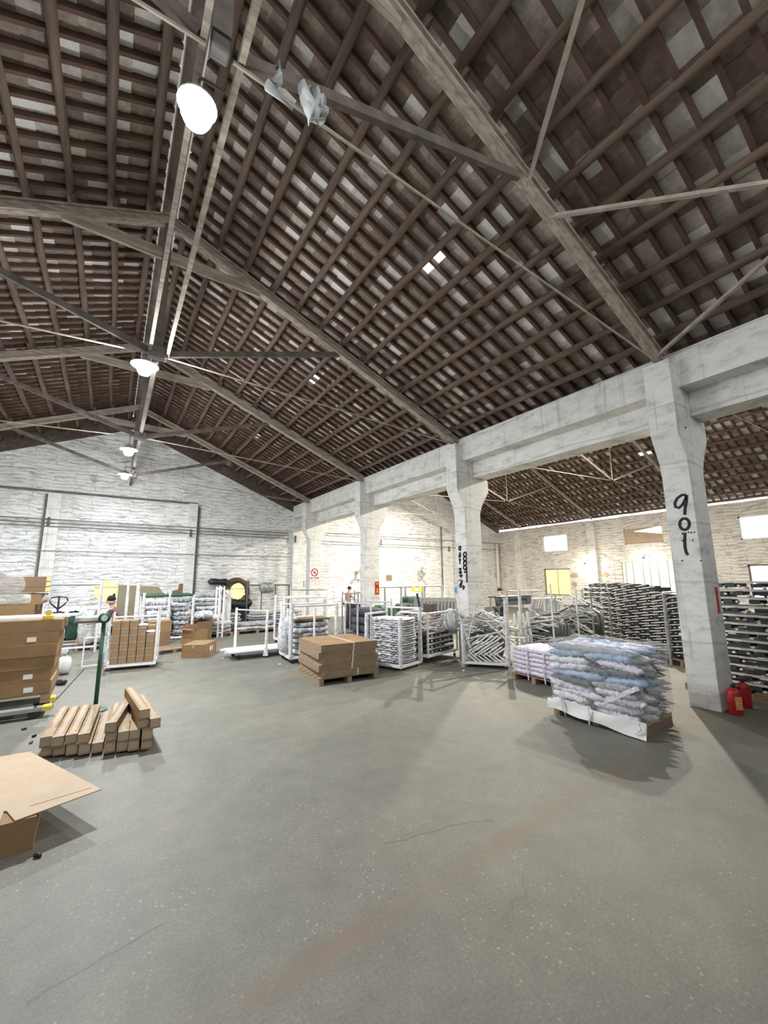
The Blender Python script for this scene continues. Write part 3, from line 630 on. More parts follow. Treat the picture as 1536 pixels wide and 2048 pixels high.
for i in range(3):
    a = V((xr_-1.75+.1*i, YF+.25+.22*i, zt+.02)); e = V((xr_+.05+.12*i, YF+.25+.22*i, zt+.02))
    tag(MB().box(((a+e)/2), (1.75, .2, .036)).build('white_board', 'white'), ['front', 'middle', 'rear'][i]+' white board lying on the wide carton stack', 'board', 'white boards on the cartons')
q = PY(100, 1238, YF+.1)
t = thing('tape_dispenser', 'small yellow gadget on the corner of the wide cartons', 'tape dispenser', (q.x-.02, YF+.08, zt+.002))
MB().box((0, 0, .03), (.14, .07, .06)).build('body', 'yellow', t, bev=.01); MB().lathe([(.045, -.03), (.045, .03)], 14, mx=Matrix.Translation((0, 0, .10)) @ Matrix.Rotation(R(90), 4, 'X')).build('tape_roll', 'ytape', t)
# taller wrapped cartons behind the stack
Y2 = 10.6; x2 = PY(67, 1180, Y2).x; z_ = 0
hs = [.55, .55, .45]
for i, h in enumerate(hs):
    carton('large_carton', f'lg{i}', (x2-.8, Y2+.6, z_), 0, (1.7, 1.2, h-.003), f'large brown carton of the column behind the wide cartons, {ORD[i]}', group='large cartons behind the left stack'); z_ += h
zt2 = PY(40, 1153, Y2).z; zmid = PY(40, 1189, Y2).z; h = zmid-z_
lgw = carton('large_carton', 'lgw', (x2-.62, Y2+.6, z_), 0, (1.5, 1.15, h-.004), 'large brown carton swathed in milky plastic at the left edge', group=None); 
MB().lump((1.62, 1.22, h+.03), 4, .015, 22, 20, .2, (0, 0, h/2)).build('plastic_cover', 'milky', lgw, smooth=True)
z_ += h+.035; h = (zt2-z_)/3
for i in range(3):
    carton('flat_carton', f'yt{i}', (x2-.58, Y2+.5, z_+h*i), 0, (1.5, .9, h-.004), f'dark brown carton with yellow taped end, {["bottom", "middle", "top"][i]} of three at the left edge', group='yellow taped cartons', m='cardd', tape_m='ytape')
    MB().box((x2-.58+.752, Y2+.5, z_+h*i+h/2), (.004, .8, h*.8)).build('taped_end', 'ytape').name = 'taped_end'
    o = bpy.data.objects['taped_end' if 'taped_end' in bpy.data.objects else 'taped_end.001']
for o in [o for o in bpy.data.objects if o.name.startswith('taped_end') and o.parent is None]:
    par = min((b for b in bpy.data.objects if b.name.startswith('flat_carton')), key=lambda b: (b.location-V((x2-.58, Y2+.5, o.data.vertices[0].co.z-h*.1))).length)
    o.parent = par; o.matrix_parent_inverse = Matrix.Translation(-par.location)
q0 = PY(18, 1168, Y2)
tag(MB().lump((.5, .06, .34), 3, .2, 10, 8, .5, (q0.x, Y2-.04, q0.z-.03)).build('plastic_scrap', 'film', smooth=True), 'crumpled clear plastic hanging on the dark brown cartons', 'plastic film')
# ---- hand pallet truck behind with its looped handle
q = PY(117, 1206, 13.6)
t = thing('pallet_truck', 'hand pallet truck behind the green bundle, black loop handle up', 'pallet truck', (q.x, 13.6, 0))
lw = .19; top = q.z+.14; bot = q.z-.16
MB().tube([(0, 0, bot), (-lw*.75, 0, q.z-.02), (-lw, 0, q.z+.06), (-lw*.8, 0, top), (0, 0, top+.02), (lw*.8, 0, top), (lw, 0, q.z+.06), (lw*.75, 0, q.z-.02), (0, 0, bot)], .018, 8).build('loop_handle', 'black', t, True)
MB().tube([(0, 0, top), (0, 0, bot), (0, .1, .3)], .022, 8).build('shaft', 'black', t)
MB().box((0, .15, .22), (.3, .25, .4)).build('truck_body', 'red', t); MB().box((-.2, .9, .1), (.16, 1.2, .06)).build('fork', 'steel', t); MB().box((.2, .9, .1), (.16, 1.2, .06)).build('fork', 'steel', t)
for s_ in (-.08, .08): MB().lathe([(.09, -.03), (.09, .03)], 12, mx=Matrix.Translation((s_, .1, .09)) @ Matrix.Rotation(R(90), 4, 'Y')).build('wheel', 'black', t)
# ---- carts
def cart(name, label, c, rz, w_, d_, posts, deck=.16, m='white', rails=(), foam=(), r_=.022, group='stock carts', deckm='steel', casters=True):
    """c on the floor; posts: {(i,j): height}; rails: list of ((i,j),(i,j),z)"""
    t = thing(name, label, 'cart', (c[0], c[1], 0), rz, group)
    P = lambda k, z: V((k[0]*w_/2, k[1]*d_/2, z))
    fr = MB()
    for s_ in (-1, 1):
        fr.box((0, s_*d_/2, deck-.03), (w_+.05, .05, .05)).box((s_*w_/2, 0, deck-.03), (.05, d_-.05, .05))
    fr.box((0, 0, deck-.03), (.05, d_-.05, .05)).build('base_frame', m, t)
    if deckm: MB().box((0, 0, deck-.002), (w_-.06, d_-.06, .008)).build('deck', deckm, t)
    for k, h in posts.items():
        f_ = k in foam
        MB().tube([P(k, deck-.01), P(k, deck+.3), P(k, (deck+h)/2), P(k, h-.25), P(k, h)], [r_*(1.7*rnd(.9, 1.2) if f_ else 1) for _ in range(5)], 8).build('post', 'foam' if f_ else m, t)
    for a, b, z in rails: MB().tube([P(a, z), P(b, z)], r_*.9, 8).build('rail', m, t)
    if casters:
        for sx in (-1, 1):
            for sy in (-1, 1):
                k = MB().box((sx*(w_/2-.06), sy*(d_/2-.05), deck-.075), (.05, .045, .05)).build('caster', 'steel', t)
                MB().lathe([(.042, -.016), (.042, .016)], 12, mx=Matrix.Translation((sx*(w_/2-.06), sy*(d_/2-.05), .043)) @ Matrix.Rotation(R(90), 4, 'X')).build('wheel', 'black', k)
    return t
ALL4 = lambda h: {(-1, -1): h, (1, -1): h, (1, 1): h, (-1, 1): h}
def line2(pa, pb):                       # front edge from two pixels -> centre of edge, width, angle
    a, b = G(*pa), G(*pb); d = b-a
    return (a+b)/2, d.length, math.atan2(d.y, d.x), a, b
def behind(pa, pb, dep):                 # centre of a footprint with front edge a-b and depth dep
    m_, w_, an, a, b = line2(pa, pb); n_ = V((-math.sin(an), math.cos(an), 0))
    return m_+n_*dep/2, w_, an
# carton cart
c, w_, an = behind((208, 1344), (309, 1335), .75)
t = cart('stock_cart', 'white post cart stacked with small brown cartons', c, an, w_-.02, .72, {(-1, -1): 1.16, (1, -1): 1.27, (1, 1): 1.36, (-1, 1): 1.25}, .13, foam=[(-1, -1), (1, 1)], rails=[((-1, 1), (1, 1), 1.12)])
nx, nz_, ny = 5, 6, 2; bw = (w_-.12)/nx; bh = .158; bd = .31
for k in range(nz_):
    for i in range(nx):
        for j in range(ny):
            if (k == 5 and i > 2) or (k == 4 and i == 4 and j == 0): continue
            lx, ly = -w_/2+.06+bw*(i+.5), -.33+bd*(j+.5)+.02
            if j == 1 and k < 3: continue
            p_ = c+V((math.cos(an)*lx-math.sin(an)*ly, math.sin(an)*lx+math.cos(an)*ly, 0))
            p_.z = .1325+bh*k+.0005 if j == 0 else .1325+bh*k
            carton('small_carton', f'sm{(i+k) % 2}', p_, an+rnd(-.02, .02), (bw-.014, bd-.02, bh-.0015), 'small brown carton stacked on the white post cart', group='small cartons on the post cart', m=['card', 'card3'][(i+k) % 2])
# hidden rear cartons of the lower layers carry the rear top ones
for k in range(3):
    for i in range(nx):
        lx, ly = -w_/2+.06+bw*(i+.5), -.33+bd*1.5+.02
        p_ = c+V((math.cos(an)*lx-math.sin(an)*ly, math.sin(an)*lx+math.cos(an)*ly, .1325+bh*k))
        carton('small_carton', f'sm{(i+k) % 2}', p_, an, (bw-.014, bd-.02, bh-.0015), 'small brown carton stacked on the white post cart', group='small cartons on the post cart')
for i in (3, 4):
    lx, ly = -w_/2+.06+bw*(i+.5), -.15
    p_ = c+V((math.cos(an)*lx-math.sin(an)*ly, math.sin(an)*lx+math.cos(an)*ly, .1325+bh*(5 if i == 3 else 4)+.036))
    tag(MB().lump((.2, .14, .06), i, .2, 8, 8, .8).build('paper_bag', 'paper', smooth=True), ['crumpled white paper on the carton cart, left of the pair', 'crumpled white paper on the carton cart, right of the pair'][i-3], 'paper').location = p_
# ---- green post machine with a film roll, in front of the carton cart
q = G(190, 1422); zt_ = 1.36
t = thing('film_stand', 'dark green post stand with a white film roll on its arm', 'stand', (q.x, q.y, 0))
MB().lathe([(.16, 0), (.16, .02), (.04, .03)], 20).build('base', 'green', t)
MB().tube([(0, 0, .02), (.0, 0, zt_)], .03, 12).build('post', 'green', t, True)
k = MB().lathe([(.075, -.05), (.085, -.03), (.085, .03), (.075, .05)], 18, mx=Matrix.Translation((0.0, -.03, zt_+.05)) @ Matrix.Rotation(R(90), 4, 'X')).build('head', 'green', t, True)
MB().lathe([(.045, -.01), (.045, .01)], 14, mx=Matrix.Translation((0, -.085, zt_+.05)) @ Matrix.Rotation(R(90), 4, 'X')).build('hub_cap', 'white', k)
MB().tube([(-.38, .02, zt_+.05), (-.05, .02, zt_+.05)], .045, 14).build('film_roll', 'milky', t, True)
MB().box((-.22, .02, zt_-.005), (.36, .05, .03)).build('tray', 'pipe', t)
cz_ = [q+V((.02, .1, .006)), G(160, 1345, .006), G(125, 1385, .006), G(72, 1437, .006)]
tag(MB().tube([G(168, 1338, .008), G(150, 1358, .008), G(118, 1393, .008), G(70, 1437, .008), G(40, 1442, .008)], .008, 6).build('cable', 'cord'), 'thin black cable trailing over the floor at the left', 'cable')
# white frame stand behind the post
a, b = G(163, 1338), G(205, 1333)
t = thing('frame_stand', 'low white tube frame beside the plastic wrapped bundle', 'stand', (a+b)/2)
wv_ = (b-a).length; an = math.atan2((b-a).y, (b-a).x); t.rotation_euler = (0, 0, an)
for s_ in (-1, 1): MB().tube([(s_*wv_/2, 0, 0), (s_*wv_/2, 0, .68)], .016, 8).build('leg', 'white', t)
MB().tube([(-wv_/2, 0, .05), (wv_/2, 0, .05)], .014, 8).build('rail', 'white', t); MB().tube([(-wv_/2, 0, .68), (wv_/2, 0, .68)], .014, 8).build('rail', 'white', t)
# ---- plastic wrapped bundle
q = G(182, 1300)
pallet((q.x, q.y+.4, 0), .05, .85, .9, 'pallet under the plastic wrapped round bundle', .12)
t = thing('wrapped_bundle', 'bulging bundle in greenish clear plastic, left of the carton cart', 'bundle', (q.x-.02, q.y+.42, .12), .1)
MB().lump((.75, .72, 1.0), 11, .10, 14, 14, .7, (0, 0, .5), base=True).build('plastic_film', 'milky', t, True)
MB().lump((.55, .5, .4), 5, .25, 10, 10, .7, (.05, -.08, .22)).build('foil_sheet', 'foil', t, True)
MB().lump((.4, .45, .5), 6, .2, 10, 10, .7, (-.08, .02, .72)).build('green_cloth', 'green', t, True)
# ---- green netting bundle with white board top
c, w_, an = behind((116, 1294), (153, 1291), .9)
t = pallet((c.x-.25, c.y, 0), an, w_+.6, .95, 'pallet under the dark green netting bundle', .16, 'card2')
for k, (dx, ww, m_, lb, nm) in enumerate([(-.28, .5, 'speck', 'speckled black and white block right of the wide cartons', 'speckled_bundle'), (.16, .36, 'gnet', 'dark green netting block right of the wide cartons', 'netting_bundle')]):
    p_ = c+V((math.cos(an)*(dx-.1), math.sin(an)*(dx-.1), 0))
    o = MB().lump((ww, .85, .86), 20+k, .04, 12, 14, .22, (0, 0, .43), base=True).build(nm, m_, smooth=True); o.location = (p_.x, p_.y, .163); o.rotation_euler = (0, 0, an); tag(o, lb, 'bundle')
o = MB().box((0, 0, .02), (1.25, .8, .035)).build('white_board', 'white'); o.location = (c.x-.25, c.y, 1.075); o.rotation_euler = (0, 0, an); tag(o, 'white board lying on the dark green netting block', 'board')
# ---- unit meshes shared by copies
def lumps(n, d, m, amp, sq=.5, nu=14, nv=10, freq=3, s0=0): return [MB().lump(d, s0+k, amp, nu, nv, sq, (0, 0, 0), freq).mesh('foam_bundle', m, True) for k in range(n)]
def inst(name, me, loc, rot, label, cat, group=None, parent=None, sc_=None):
    o = bpy.data.objects.new(name, me); C.objects.link(o); o.location = loc; o.rotation_euler = rot
    if sc_: o.scale = sc_
    if parent: o.parent = parent
    else: tag(o, label, cat, group)
    return o
def loc2(c, an, lx, ly, z): return V((c.x+math.cos(an)*lx-math.sin(an)*ly, c.y+math.sin(an)*lx+math.cos(an)*ly, z))
# ---- flattened cartons on a pallet, middle of the floor
c, w_, an = behind((640, 1374), (757, 1357), 1.35)
pallet(c, an, w_+.02, 1.30, 'pallet under the bound stack of flattened cartons', .13)
z_ = .1302
for k, (h, dx, dr, m_) in enumerate([(.115, .03, .02, 'card3'), (.125, -.02, -.015, 'card3'), (.11, .02, .012, 'card3'), (.12, -.025, -.02, 'card3'), (.135, .0, .012, 'card3')]):
    o = MB().box((0, 0, h/2), (w_-.03, 1.28, h)).build('flattened_cartons', m_); o.location = loc2(c, an, dx, 0, z_+.0006); o.rotation_euler = (0, 0, an+dr)
    tag(o, f'bound bundle of flattened brown cartons on the pallet, {["lowest", "second from below", "middle", "second from the top", "topmost"][k]}', 'cardboard bundle', 'flattened carton bundles')
    sx = .08+[.06, 0, -.04, .03, 0][k]
    MB().box((sx, 0, h+.003), (.022, 1.27, .004)).box((sx, -.642, h/2), (.022, .004, h)).build('strap', 'sheet', o)
    if k == 4:
        MB().box((0, 0, h+.002), (w_-.034, 1.276, .002)).build('top_sheet', 'card', o)
        MB().box((-.0, .06, h+.0035), (w_-.04, .008, .002)).build('fold_line', 'cardd', o)
    z_ += h+.0012
# ---- white foam panels on a cart, right of the flattened cartons
p0, p1, p2 = G(799, 1344), G(838, 1332), G(737, 1331)
e1 = (p1-p0); e2 = (p2-p0); c = p0+e1/2+e2/2; an = math.atan2(e1.y, e1.x); w_, d_ = e1.length, e2.length
cart('stock_cart', 'white post cart stacked high with puffy white foam panels', c, an, w_+.02, d_, {(-1, -1): 1.14, (1, -1): 1.32, (1, 1): 1.3, (-1, 1): 1.2}, .12, foam=[(-1, -1), (1, -1), (-1, 1)], rails=[((1, -1), (1, 1), 1.3), ((-1, 1), (1, 1), 1.18)], r_=.026)
WP = [MB().lump((d_*1.08, w_*.86, .058), 40+k, .16, 26, 12, .45, freq=6).mesh('foam_pad', 'foam', True) for k in range(4)]
for k in range(20):
    inst('foam_pad', WP[k % 4], loc2(c, an, rnd(-.015, .015), .02+rnd(-.03, .03), .154+.0485*k), (0, 0, an+R(90)+rnd(-.03, .03)), 'white foam wrapped panel in the puffy white cart stack', 'foam pad', 'white foam panels on the cart')
# ---- frames: a white rail, dark brackets, grey rear rail
def frame_unit(name, label, cat, group, L=1.5, n=4, dep=.36, h=.13, jit=0):
    t = thing(name, label, cat, (0, 0, -50), 0, group)
    MB().bar((-L/2, 0, h-.02), (L/2, 0, h-.02), .034, .036).build('front_rail', 'tubew', t)
    MB().bar((-L/2+.05, dep, h-.03), (L/2-.05, dep, h-.03), .03, .03).build('rear_rail', 'steel', t)
    bm_ = [MB().box((0, dep*.3, h*.44), (.11*s_, dep*.8, h*.5)).box((.0, -.01, h*.36), (.10*s_, .03, h*.4)).mesh('bracket', 'navy') for s_ in (1.0, 1.35)]
    em = MB().lathe([(.024, -.05), (.024, .04)], 8, (0, -.012, 0), Matrix.Translation((0, 0, h*.35)) @ Matrix.Rotation(R(80), 4, 'X')).mesh('tube_end', 'tubew')
    for k in range(n):
        x_ = -L/2+L*(k+.5)/n+rnd(-.02, .02)
        x_ += rnd(-.06, .06)*(jit > 0)
        inst('bracket', bm_[k % 2], (x_, rnd(0, .03), 0), (0, rnd(-.3, .3)*jit, rnd(-.3, .3)*jit), None, None, parent=t, sc_=(rnd(1-jit, 1+jit), 1, rnd(1-jit*.5, 1+jit*.6)))
        o = inst('tube_end', em, (x_+L/n*rnd(.3, .5), .02, rnd(-.02, .02)*(jit > 0)), (0, 0, rnd(-.6, .6)*jit), None, None, parent=t, sc_=(rnd(1-jit*.6, 1+jit), 1, 1-jit*.5))
    return t
RP = [frame_unit('metal_support', 'white railed metal frame with dark brackets, piled right of the 901 column', 'metal frame', 'frames piled right of the near column', 1.55, n_, jit=.32) for n_ in (6, 7, 5)]
X0 = 8.95; used = set()
def rput(lc, rot):
    i = random.randrange(3)
    if i not in used: used.add(i); RP[i].location = lc; RP[i].rotation_euler = rot
    else: dup(RP[i], lc, rot=rot)
for k in range(13):
    sg = random.choice((0, .35, -.3))
    for j in range(2): rput((X0+rnd(-.03, .03)+.02*k*(k > 9), 2.62-1.6*j+sg*.4+rnd(-.05, .05), .13+.138*k), (rnd(-.03, .03), rnd(-.014, .014), -R(90)+rnd(-.035, .035)))
    for j in range(2 if k % 2 == 0 else 1): rput((X0+.43, 2.62-1.6*j+rnd(-.05, .05), .13+.138*k), (0, 0, -R(90)+rnd(-.02, .02)))
pallet((X0+.35, 1.9, 0), 0, .95, 3.1, 'long pallet under the metal frames right of the 901 column', .125, nb=10)
q = PX(1485, 1172, X0)
tag(MB().tube([(X0+.1, 2.1, 1.96), (X0+.05, 1.5, 1.98), (X0, 1.1, 1.90)], [.03, .05, .035], 8).build('blue_tool', 'blue', smooth=True), 'blue wrapped bar lying on top of the frames right of the 901 column', 'bar')
# curved high stack of nested frames behind the blue pallet
a, b = V((12.9, 7.6, 0)), V((10.9, 4.2, 0)); e = (b-a).normalized(); LN_ = (b-a).length; n_ = V((-e.y, e.x, 0))
if n_.dot(V((-1, 0, 0))) < 0: n_ = -n_
an = math.atan2(e.y, e.x)
nf = thing('metal_support', 'nested metal frame with white front bar in the high curved stack', 'metal frame', (0, 0, -50), 0, 'frames in the high curved stack')
MB().bar((-.27, 0, .12), (.27, 0, .12), .03, .027).build('front_rail', 'tubew', nf)
bmn = MB().box((0, -.215, .055), (.15, .42, .085)).mesh('bracket', 'navy'); emn = MB().box((0, .0, .055), (.04, .04, .026)).mesh('tube_end', 'tubew')
for x_ in (-.17, .12): inst('bracket', bmn, (x_, 0, 0), (0, 0, 0), None, None, parent=nf)
for x_ in (-.03, .22): inst('tube_end', emn, (x_, .0, 0), (0, 0, 0), None, None, parent=nf)
first = True; ncol = 11; nrow = 12
for r_i in range(nrow):
    for k in range(ncol):
        u_ = (k+.5)/ncol
        sag = -.20*max(0, u_-.35)**1.6*1.6-(.10*max(0, .25-u_))
        z_ = .16+.141*r_i+sag*(r_i/nrow)*1.4+rnd(-.006, .006)
        if r_i == nrow-1 and (k < 1 or k > 8): continue
        p_ = a+e*(LN_*u_)+n_*(rnd(-.02, .02)+.05*math.sin(u_*3.1)); p_.z = z_
        rot = (0, .06+.10*u_+rnd(-.02, .02)+(-.18 if (k < 2 and r_i % 3 == 1) else 0), an+(0 if n_.dot(V((-e.y, e.x, 0))) > 0 else math.pi)+rnd(-.03, .03))
        if first: nf.location = p_; nf.rotation_euler = rot; first = False
        else: dup(nf, p_, rot=rot)
cc = (a+b)/2-n_*.35
pallet(cc, an, LN_+.2, .95, 'long pallet under the high curved stack of frames', .14, nb=7)
for k, u_ in enumerate((.02, .93)):
    p_ = a+e*(LN_*u_)+n_*.12
    tag(MB().tube([(p_.x, p_.y, 0), (p_.x, p_.y, .8), (p_.x, p_.y, 1.62)], [.035, .05, .035], 8).build('upright_post', 'grey'), ['wrapped upright post at the left end of the high curved stack', 'wrapped upright post at the right end of the high curved stack'][k], 'post')
# loose tubes lying on top of the high stack
for k in range(16):
    u_ = rnd(.08, .85); p_ = a+e*(LN_*u_)-n_*rnd(.05, .5); p_.z = .16+.137*11.15+rnd(0, .05)-.28*max(0, u_-.4)
    inst('metal_tube', (MB().tube([(-.3, 0, 0), (.3, 0, 0)], .018, 6).mesh('metal_tube', 'tubew') if k == 0 else bpy.data.meshes['metal_tube']), p_, (rnd(0, 3), rnd(-.08, .12), an+rnd(-.7, .7)), 'loose pale tube lying across the top of the high curved stack', 'tube', 'loose tubes on the high curved stack')
# second, darker stack behind the near column
q = V((10.35, 3.55, 0))
for k in range(11):
    dup(nf, (q.x+.35+rnd(-.03, .03), q.y+rnd(-.03, .03), .16+.135*k), rot=(0, .1+rnd(-.03, .03), an+math.pi*0+(0 if n_.dot(V((-e.y, e.x, 0))) > 0 else math.pi)), label='nested metal frame in the dark stack just left of the 901 column', group='frames in the dark stack by the near column')
pallet((q.x+.55, q.y-.1, 0), an, .7, .8, 'pallet under the dark frame stack beside the 901 column', .14)
# ---- lilac wrapped tubes on a pallet
p0, p1 = G(1024, 1357), G(1104, 1378); e1 = p1-p0; an = math.atan2(e1.y, e1.x); w_ = 1.05
nn_ = V((-math.sin(an), math.cos(an), 0)); c = p0+e1.normalized()*w_/2+nn_*.42
pallet(c, an, w_, .84, 'pallet of lilac wrapped tubes left of the blue pallet', .13)
LT = [MB().lump((w_*1.0, .115, .094), 60+k, .22, 20, 8, .8, freq=5).mesh('wrapped_tube', 'lilac', True) for k in range(4)]
for k in range(6):
    for j in range(7):
        inst('wrapped_tube', LT[(k*3+j) % 4], loc2(c, an, rnd(-.04, .04), -.36+.118*j, .185+.083*k), (rnd(-.3, .3), rnd(-.02, .02), an+rnd(-.06, .06)), 'lilac white foam wrapped tube on the low pallet left of the blue pallet', 'wrapped tube', 'lilac wrapped tubes')
for k in (-.1, .28):
    tag(MB().tube([loc2(c, an, k, -.43, .60), loc2(c, an, k, -.455, .3), loc2(c, an, k+.02, -.45, .06)], .014, 6, flat=.4).build('tie_ribbon', 'lilac'), ['left white ribbon hanging from the lilac tube pallet', 'right white ribbon hanging from the lilac tube pallet'][k > 0], 'ribbon')
# ---- the blue and white wrapped pallet, foreground right
p0, p1 = G(1108, 1428), G(1292, 1478); e1 = p1-p0; an = math.atan2(e1.y, e1.x); w_ = e1.length; dd = .95
nn_ = V((-math.sin(an), math.cos(an), 0)); c = p0+e1/2+nn_*dd/2
pallet(c, an, w_, dd, 'pallet under the film wrapped blue and white tubes, beside the 901 column', .14)
VT = {m_: [MB().lump((L_, .10, .088), 80+k, .40, 22, 8, .85, freq=6).mesh('wrapped_tube', {'foam': 'wfoam', 'lilac': 'wlilac'}.get(m_, m_), True) for k, L_ in enumerate((w_*.98, w_*.62, w_*.42, w_*.5))] for m_ in ('foam', 'lilac', 'blue', 'grey', 'navy')}
NM = dict(foam='white', lilac='lilac', blue='blue', grey='grey', navy='dark')
def wrapped(m_, kind, lx, ly, z, tilt=.03, az=.06):
    lb = {'blue': 'blue foam wrapped tube on the film wrapped pallet', 'navy': 'dark tube showing between wrapped tubes on the film wrapped pallet', 'foam': 'white foam wrapped tube on the film wrapped pallet', 'lilac': 'lilac tinted wrapped tube on the film wrapped pallet', 'grey': 'grey foam wrapped tube on the film wrapped pallet'}[m_]
    inst('wrapped_tube', VT[m_][kind], loc2(c, an, lx, ly, z), (rnd(0, 6), rnd(-tilt, tilt), an+rnd(-az, az)), lb, 'wrapped tube', f'{NM[m_]} tubes on the film wrapped pallet')
for k in range(10):
    z_ = .19+.088*k
    for j in range(7):
        ly = -.40+.133*j-(.03*math.sin(math.pi*k/9) if j == 0 else 0)
        bl = (k in (8, 9) and j < 5 and (j+k) % 3) or (k == 5 and j < 3) or (k == 9 and j > 4)
        if j > 2 or k == 9: wrapped('blue' if bl else random.choice(['foam', 'lilac', 'grey', 'foam', 'navy']), 0, rnd(-.05, .06), ly, z_, .02)
        else:                       # the front rows: shorter pieces end to end, dark tubes standing in for shaded gaps
            x_ = -w_/2+rnd(-.05, .03)
            while x_ < w_/2-.1:
                kd = random.choice([1, 2, 3]); L_ = w_*(0, .62, .42, .5)[kd]
                m_ = 'blue' if bl else random.choice(['foam', 'foam', 'lilac', 'lilac', 'navy', 'grey', 'foam', 'navy'])
                if x_+L_ > w_/2+.14: kd, L_ = 2, w_*.42
                wrapped(m_, kd, min(x_+L_/2, w_/2-L_/2+.08), ly+rnd(-.02, .02), z_+rnd(-.014, .014), .10, .13)
                x_ += L_+rnd(-.02, .1)
# the clear film around it: sides and top, hanging loose at the front
n = 56; vs = []; fs = []; rows = 12
def rim(t):
    q = 2*math.pi*t; cx_ = math.copysign(abs(math.cos(q))**.35, math.cos(q)); cy_ = math.copysign(abs(math.sin(q))**.35, math.sin(q)); return cx_, cy_
for r_i in range(rows+3):
    zz = .17+(1.06-.17)*min(1, r_i/rows); k_ = 1 if r_i <= rows else (1-.30*(r_i-rows))
    for j in range(n):
        cx_, cy_ = rim(j/n); wob = .028*noise.noise(V((cx_*4, cy_*4, zz*6)))+.012*noise.noise(V((cx_*14, cy_*14, zz*15)))
        p_ = loc2(c, an, cx_*(w_/2+.075+wob)*k_, cy_*(dd/2+.055+wob)*k_, zz+(.03*noise.noise(V((cx_*3, cy_*3, 1))) if r_i >= rows else 0)+(.05*noise.noise(V((cx_*5, cy_*5, 7))) if r_i == 0 else 0))
        vs.append(p_)
for r_i in range(rows+2):
    for j in range(n): fs.append((r_i*n+j, r_i*n+(j+1) % n, (r_i+1)*n+(j+1) % n, (r_i+1)*n+j))
o = MB().add(vs, fs).build('stretch_film', 'film', smooth=True); tag(o, 'clear stretch film wrapped around the blue and white tubes', 'plastic film')
# white sheet hanging at the front
ns = 14; vs = []; fs = []
for i in range(ns+1):
    u_ = i/ns; hi = .20+.01*math.sin(u_*9)+.04*(1-u_); lo = .115-.11*u_**1.2+.01*math.sin(u_*14)
    for s_ in range(5):
        zz = hi+(lo-hi)*s_/4
        for yy in (0, -.006): vs.append(loc2(c, an, -w_/2-.03+(w_+.08)*u_, -dd/2-.075-.03*s_/4-.012*math.sin(u_*10+s_)+yy, zz))
for i in range(ns):
    for s_ in range(4):
        q = (i*5+s_)*2; r2_ = ((i+1)*5+s_)*2
        fs += [(q, r2_, r2_+2, q+2), (q+1, q+3, r2_+3, r2_+1)]
o = MB().add(vs, fs).build('woven_sheet', 'sheet', smooth=True); tag(o, 'white sheet hanging under the film wrapped pallet load', 'sheet')
tag(MB().tube([loc2(c, an, -.15, -dd/2-.09, .95), loc2(c, an, .2, -dd/2-.10, .3), loc2(c, an, .28, -dd/2-.10, .17)], .02, 6, flat=.3).build('tie_ribbon', 'sheet'), 'pale strip running slantwise over the film wrapped pallet', 'ribbon') if False else None
a_ = loc2(c, an, .18, -dd/2-.085, .36); b_ = loc2(c, an, .62, -dd/2-.085, .62)
tag(MB().bar(a_, b_, .02, .055).build('wrapped_bar', 'foam'), 'white wrapped bar slanting over the front of the film wrapped pallet', 'bar')
for k, (x_, z0, z1) in enumerate([(-.42, .34, .05), (-.03, .24, .02), (.60, .2, .06)]):
    tag(MB().tube([loc2(c, an, x_, -dd/2-.12, z0), loc2(c, an, x_+.02, -dd/2-.135, (z0+z1)/2), loc2(c, an, x_+.07-.07*k, -dd/2-.13, z1)], [.012, .02, .006], 6, flat=.4).build('film_tail', 'lilac'), ['left tail of film hanging from the wrapped pallet', 'middle tail of film hanging over the white sheet', 'right tail of film at the wrapped pallet corner'][k], 'film tail')
# ---- fire extinguisher by the near column
q = G(1468, 1428)
t = thing('fire_extinguisher', 'red fire extinguisher standing at the foot of the 901 column', 'fire extinguisher', (q.x+.02, q.y-.02, 0), R(-40))
MB().lathe([(.085, 0), (.09, .01), (.09, .30), (.08, .33), (.04, .36), (.03, .365)], 20).build('cylinder', 'red', t, True)
MB().prism([(-.045, .08), (.045, .08), (.045, .26), (-.045, .26)], 'y', -.093, -.088).build('paper_label', 'orange', t)
MB().lathe([(.028, .365), (.028, .40)], 12).build('valve', 'black', t)
MB().bar((-.02, 0, .405), (.11, 0, .43), .025, .012).build('handle', 'black', t); MB().tube([(.02, 0, .39), (.10, .02, .36), (.105, .02, .15)], .012, 6).build('hose', 'black', t)
q = G(1490, 1418)
t = thing('fire_extinguisher', 'red fire extinguisher standing behind the labelled one', 'fire extinguisher', (q.x+.13, q.y+.03, 0), R(-40))
MB().lathe([(.085, 0), (.09, .01), (.09, .30), (.08, .33), (.04, .36), (.03, .365)], 20).build('cylinder', 'red', t, True)
MB().lathe([(.028, .365), (.028, .40)], 12).build('valve', 'black', t); MB().bar((-.02, 0, .405), (.11, 0, .43), .025, .012).build('handle', 'black', t)
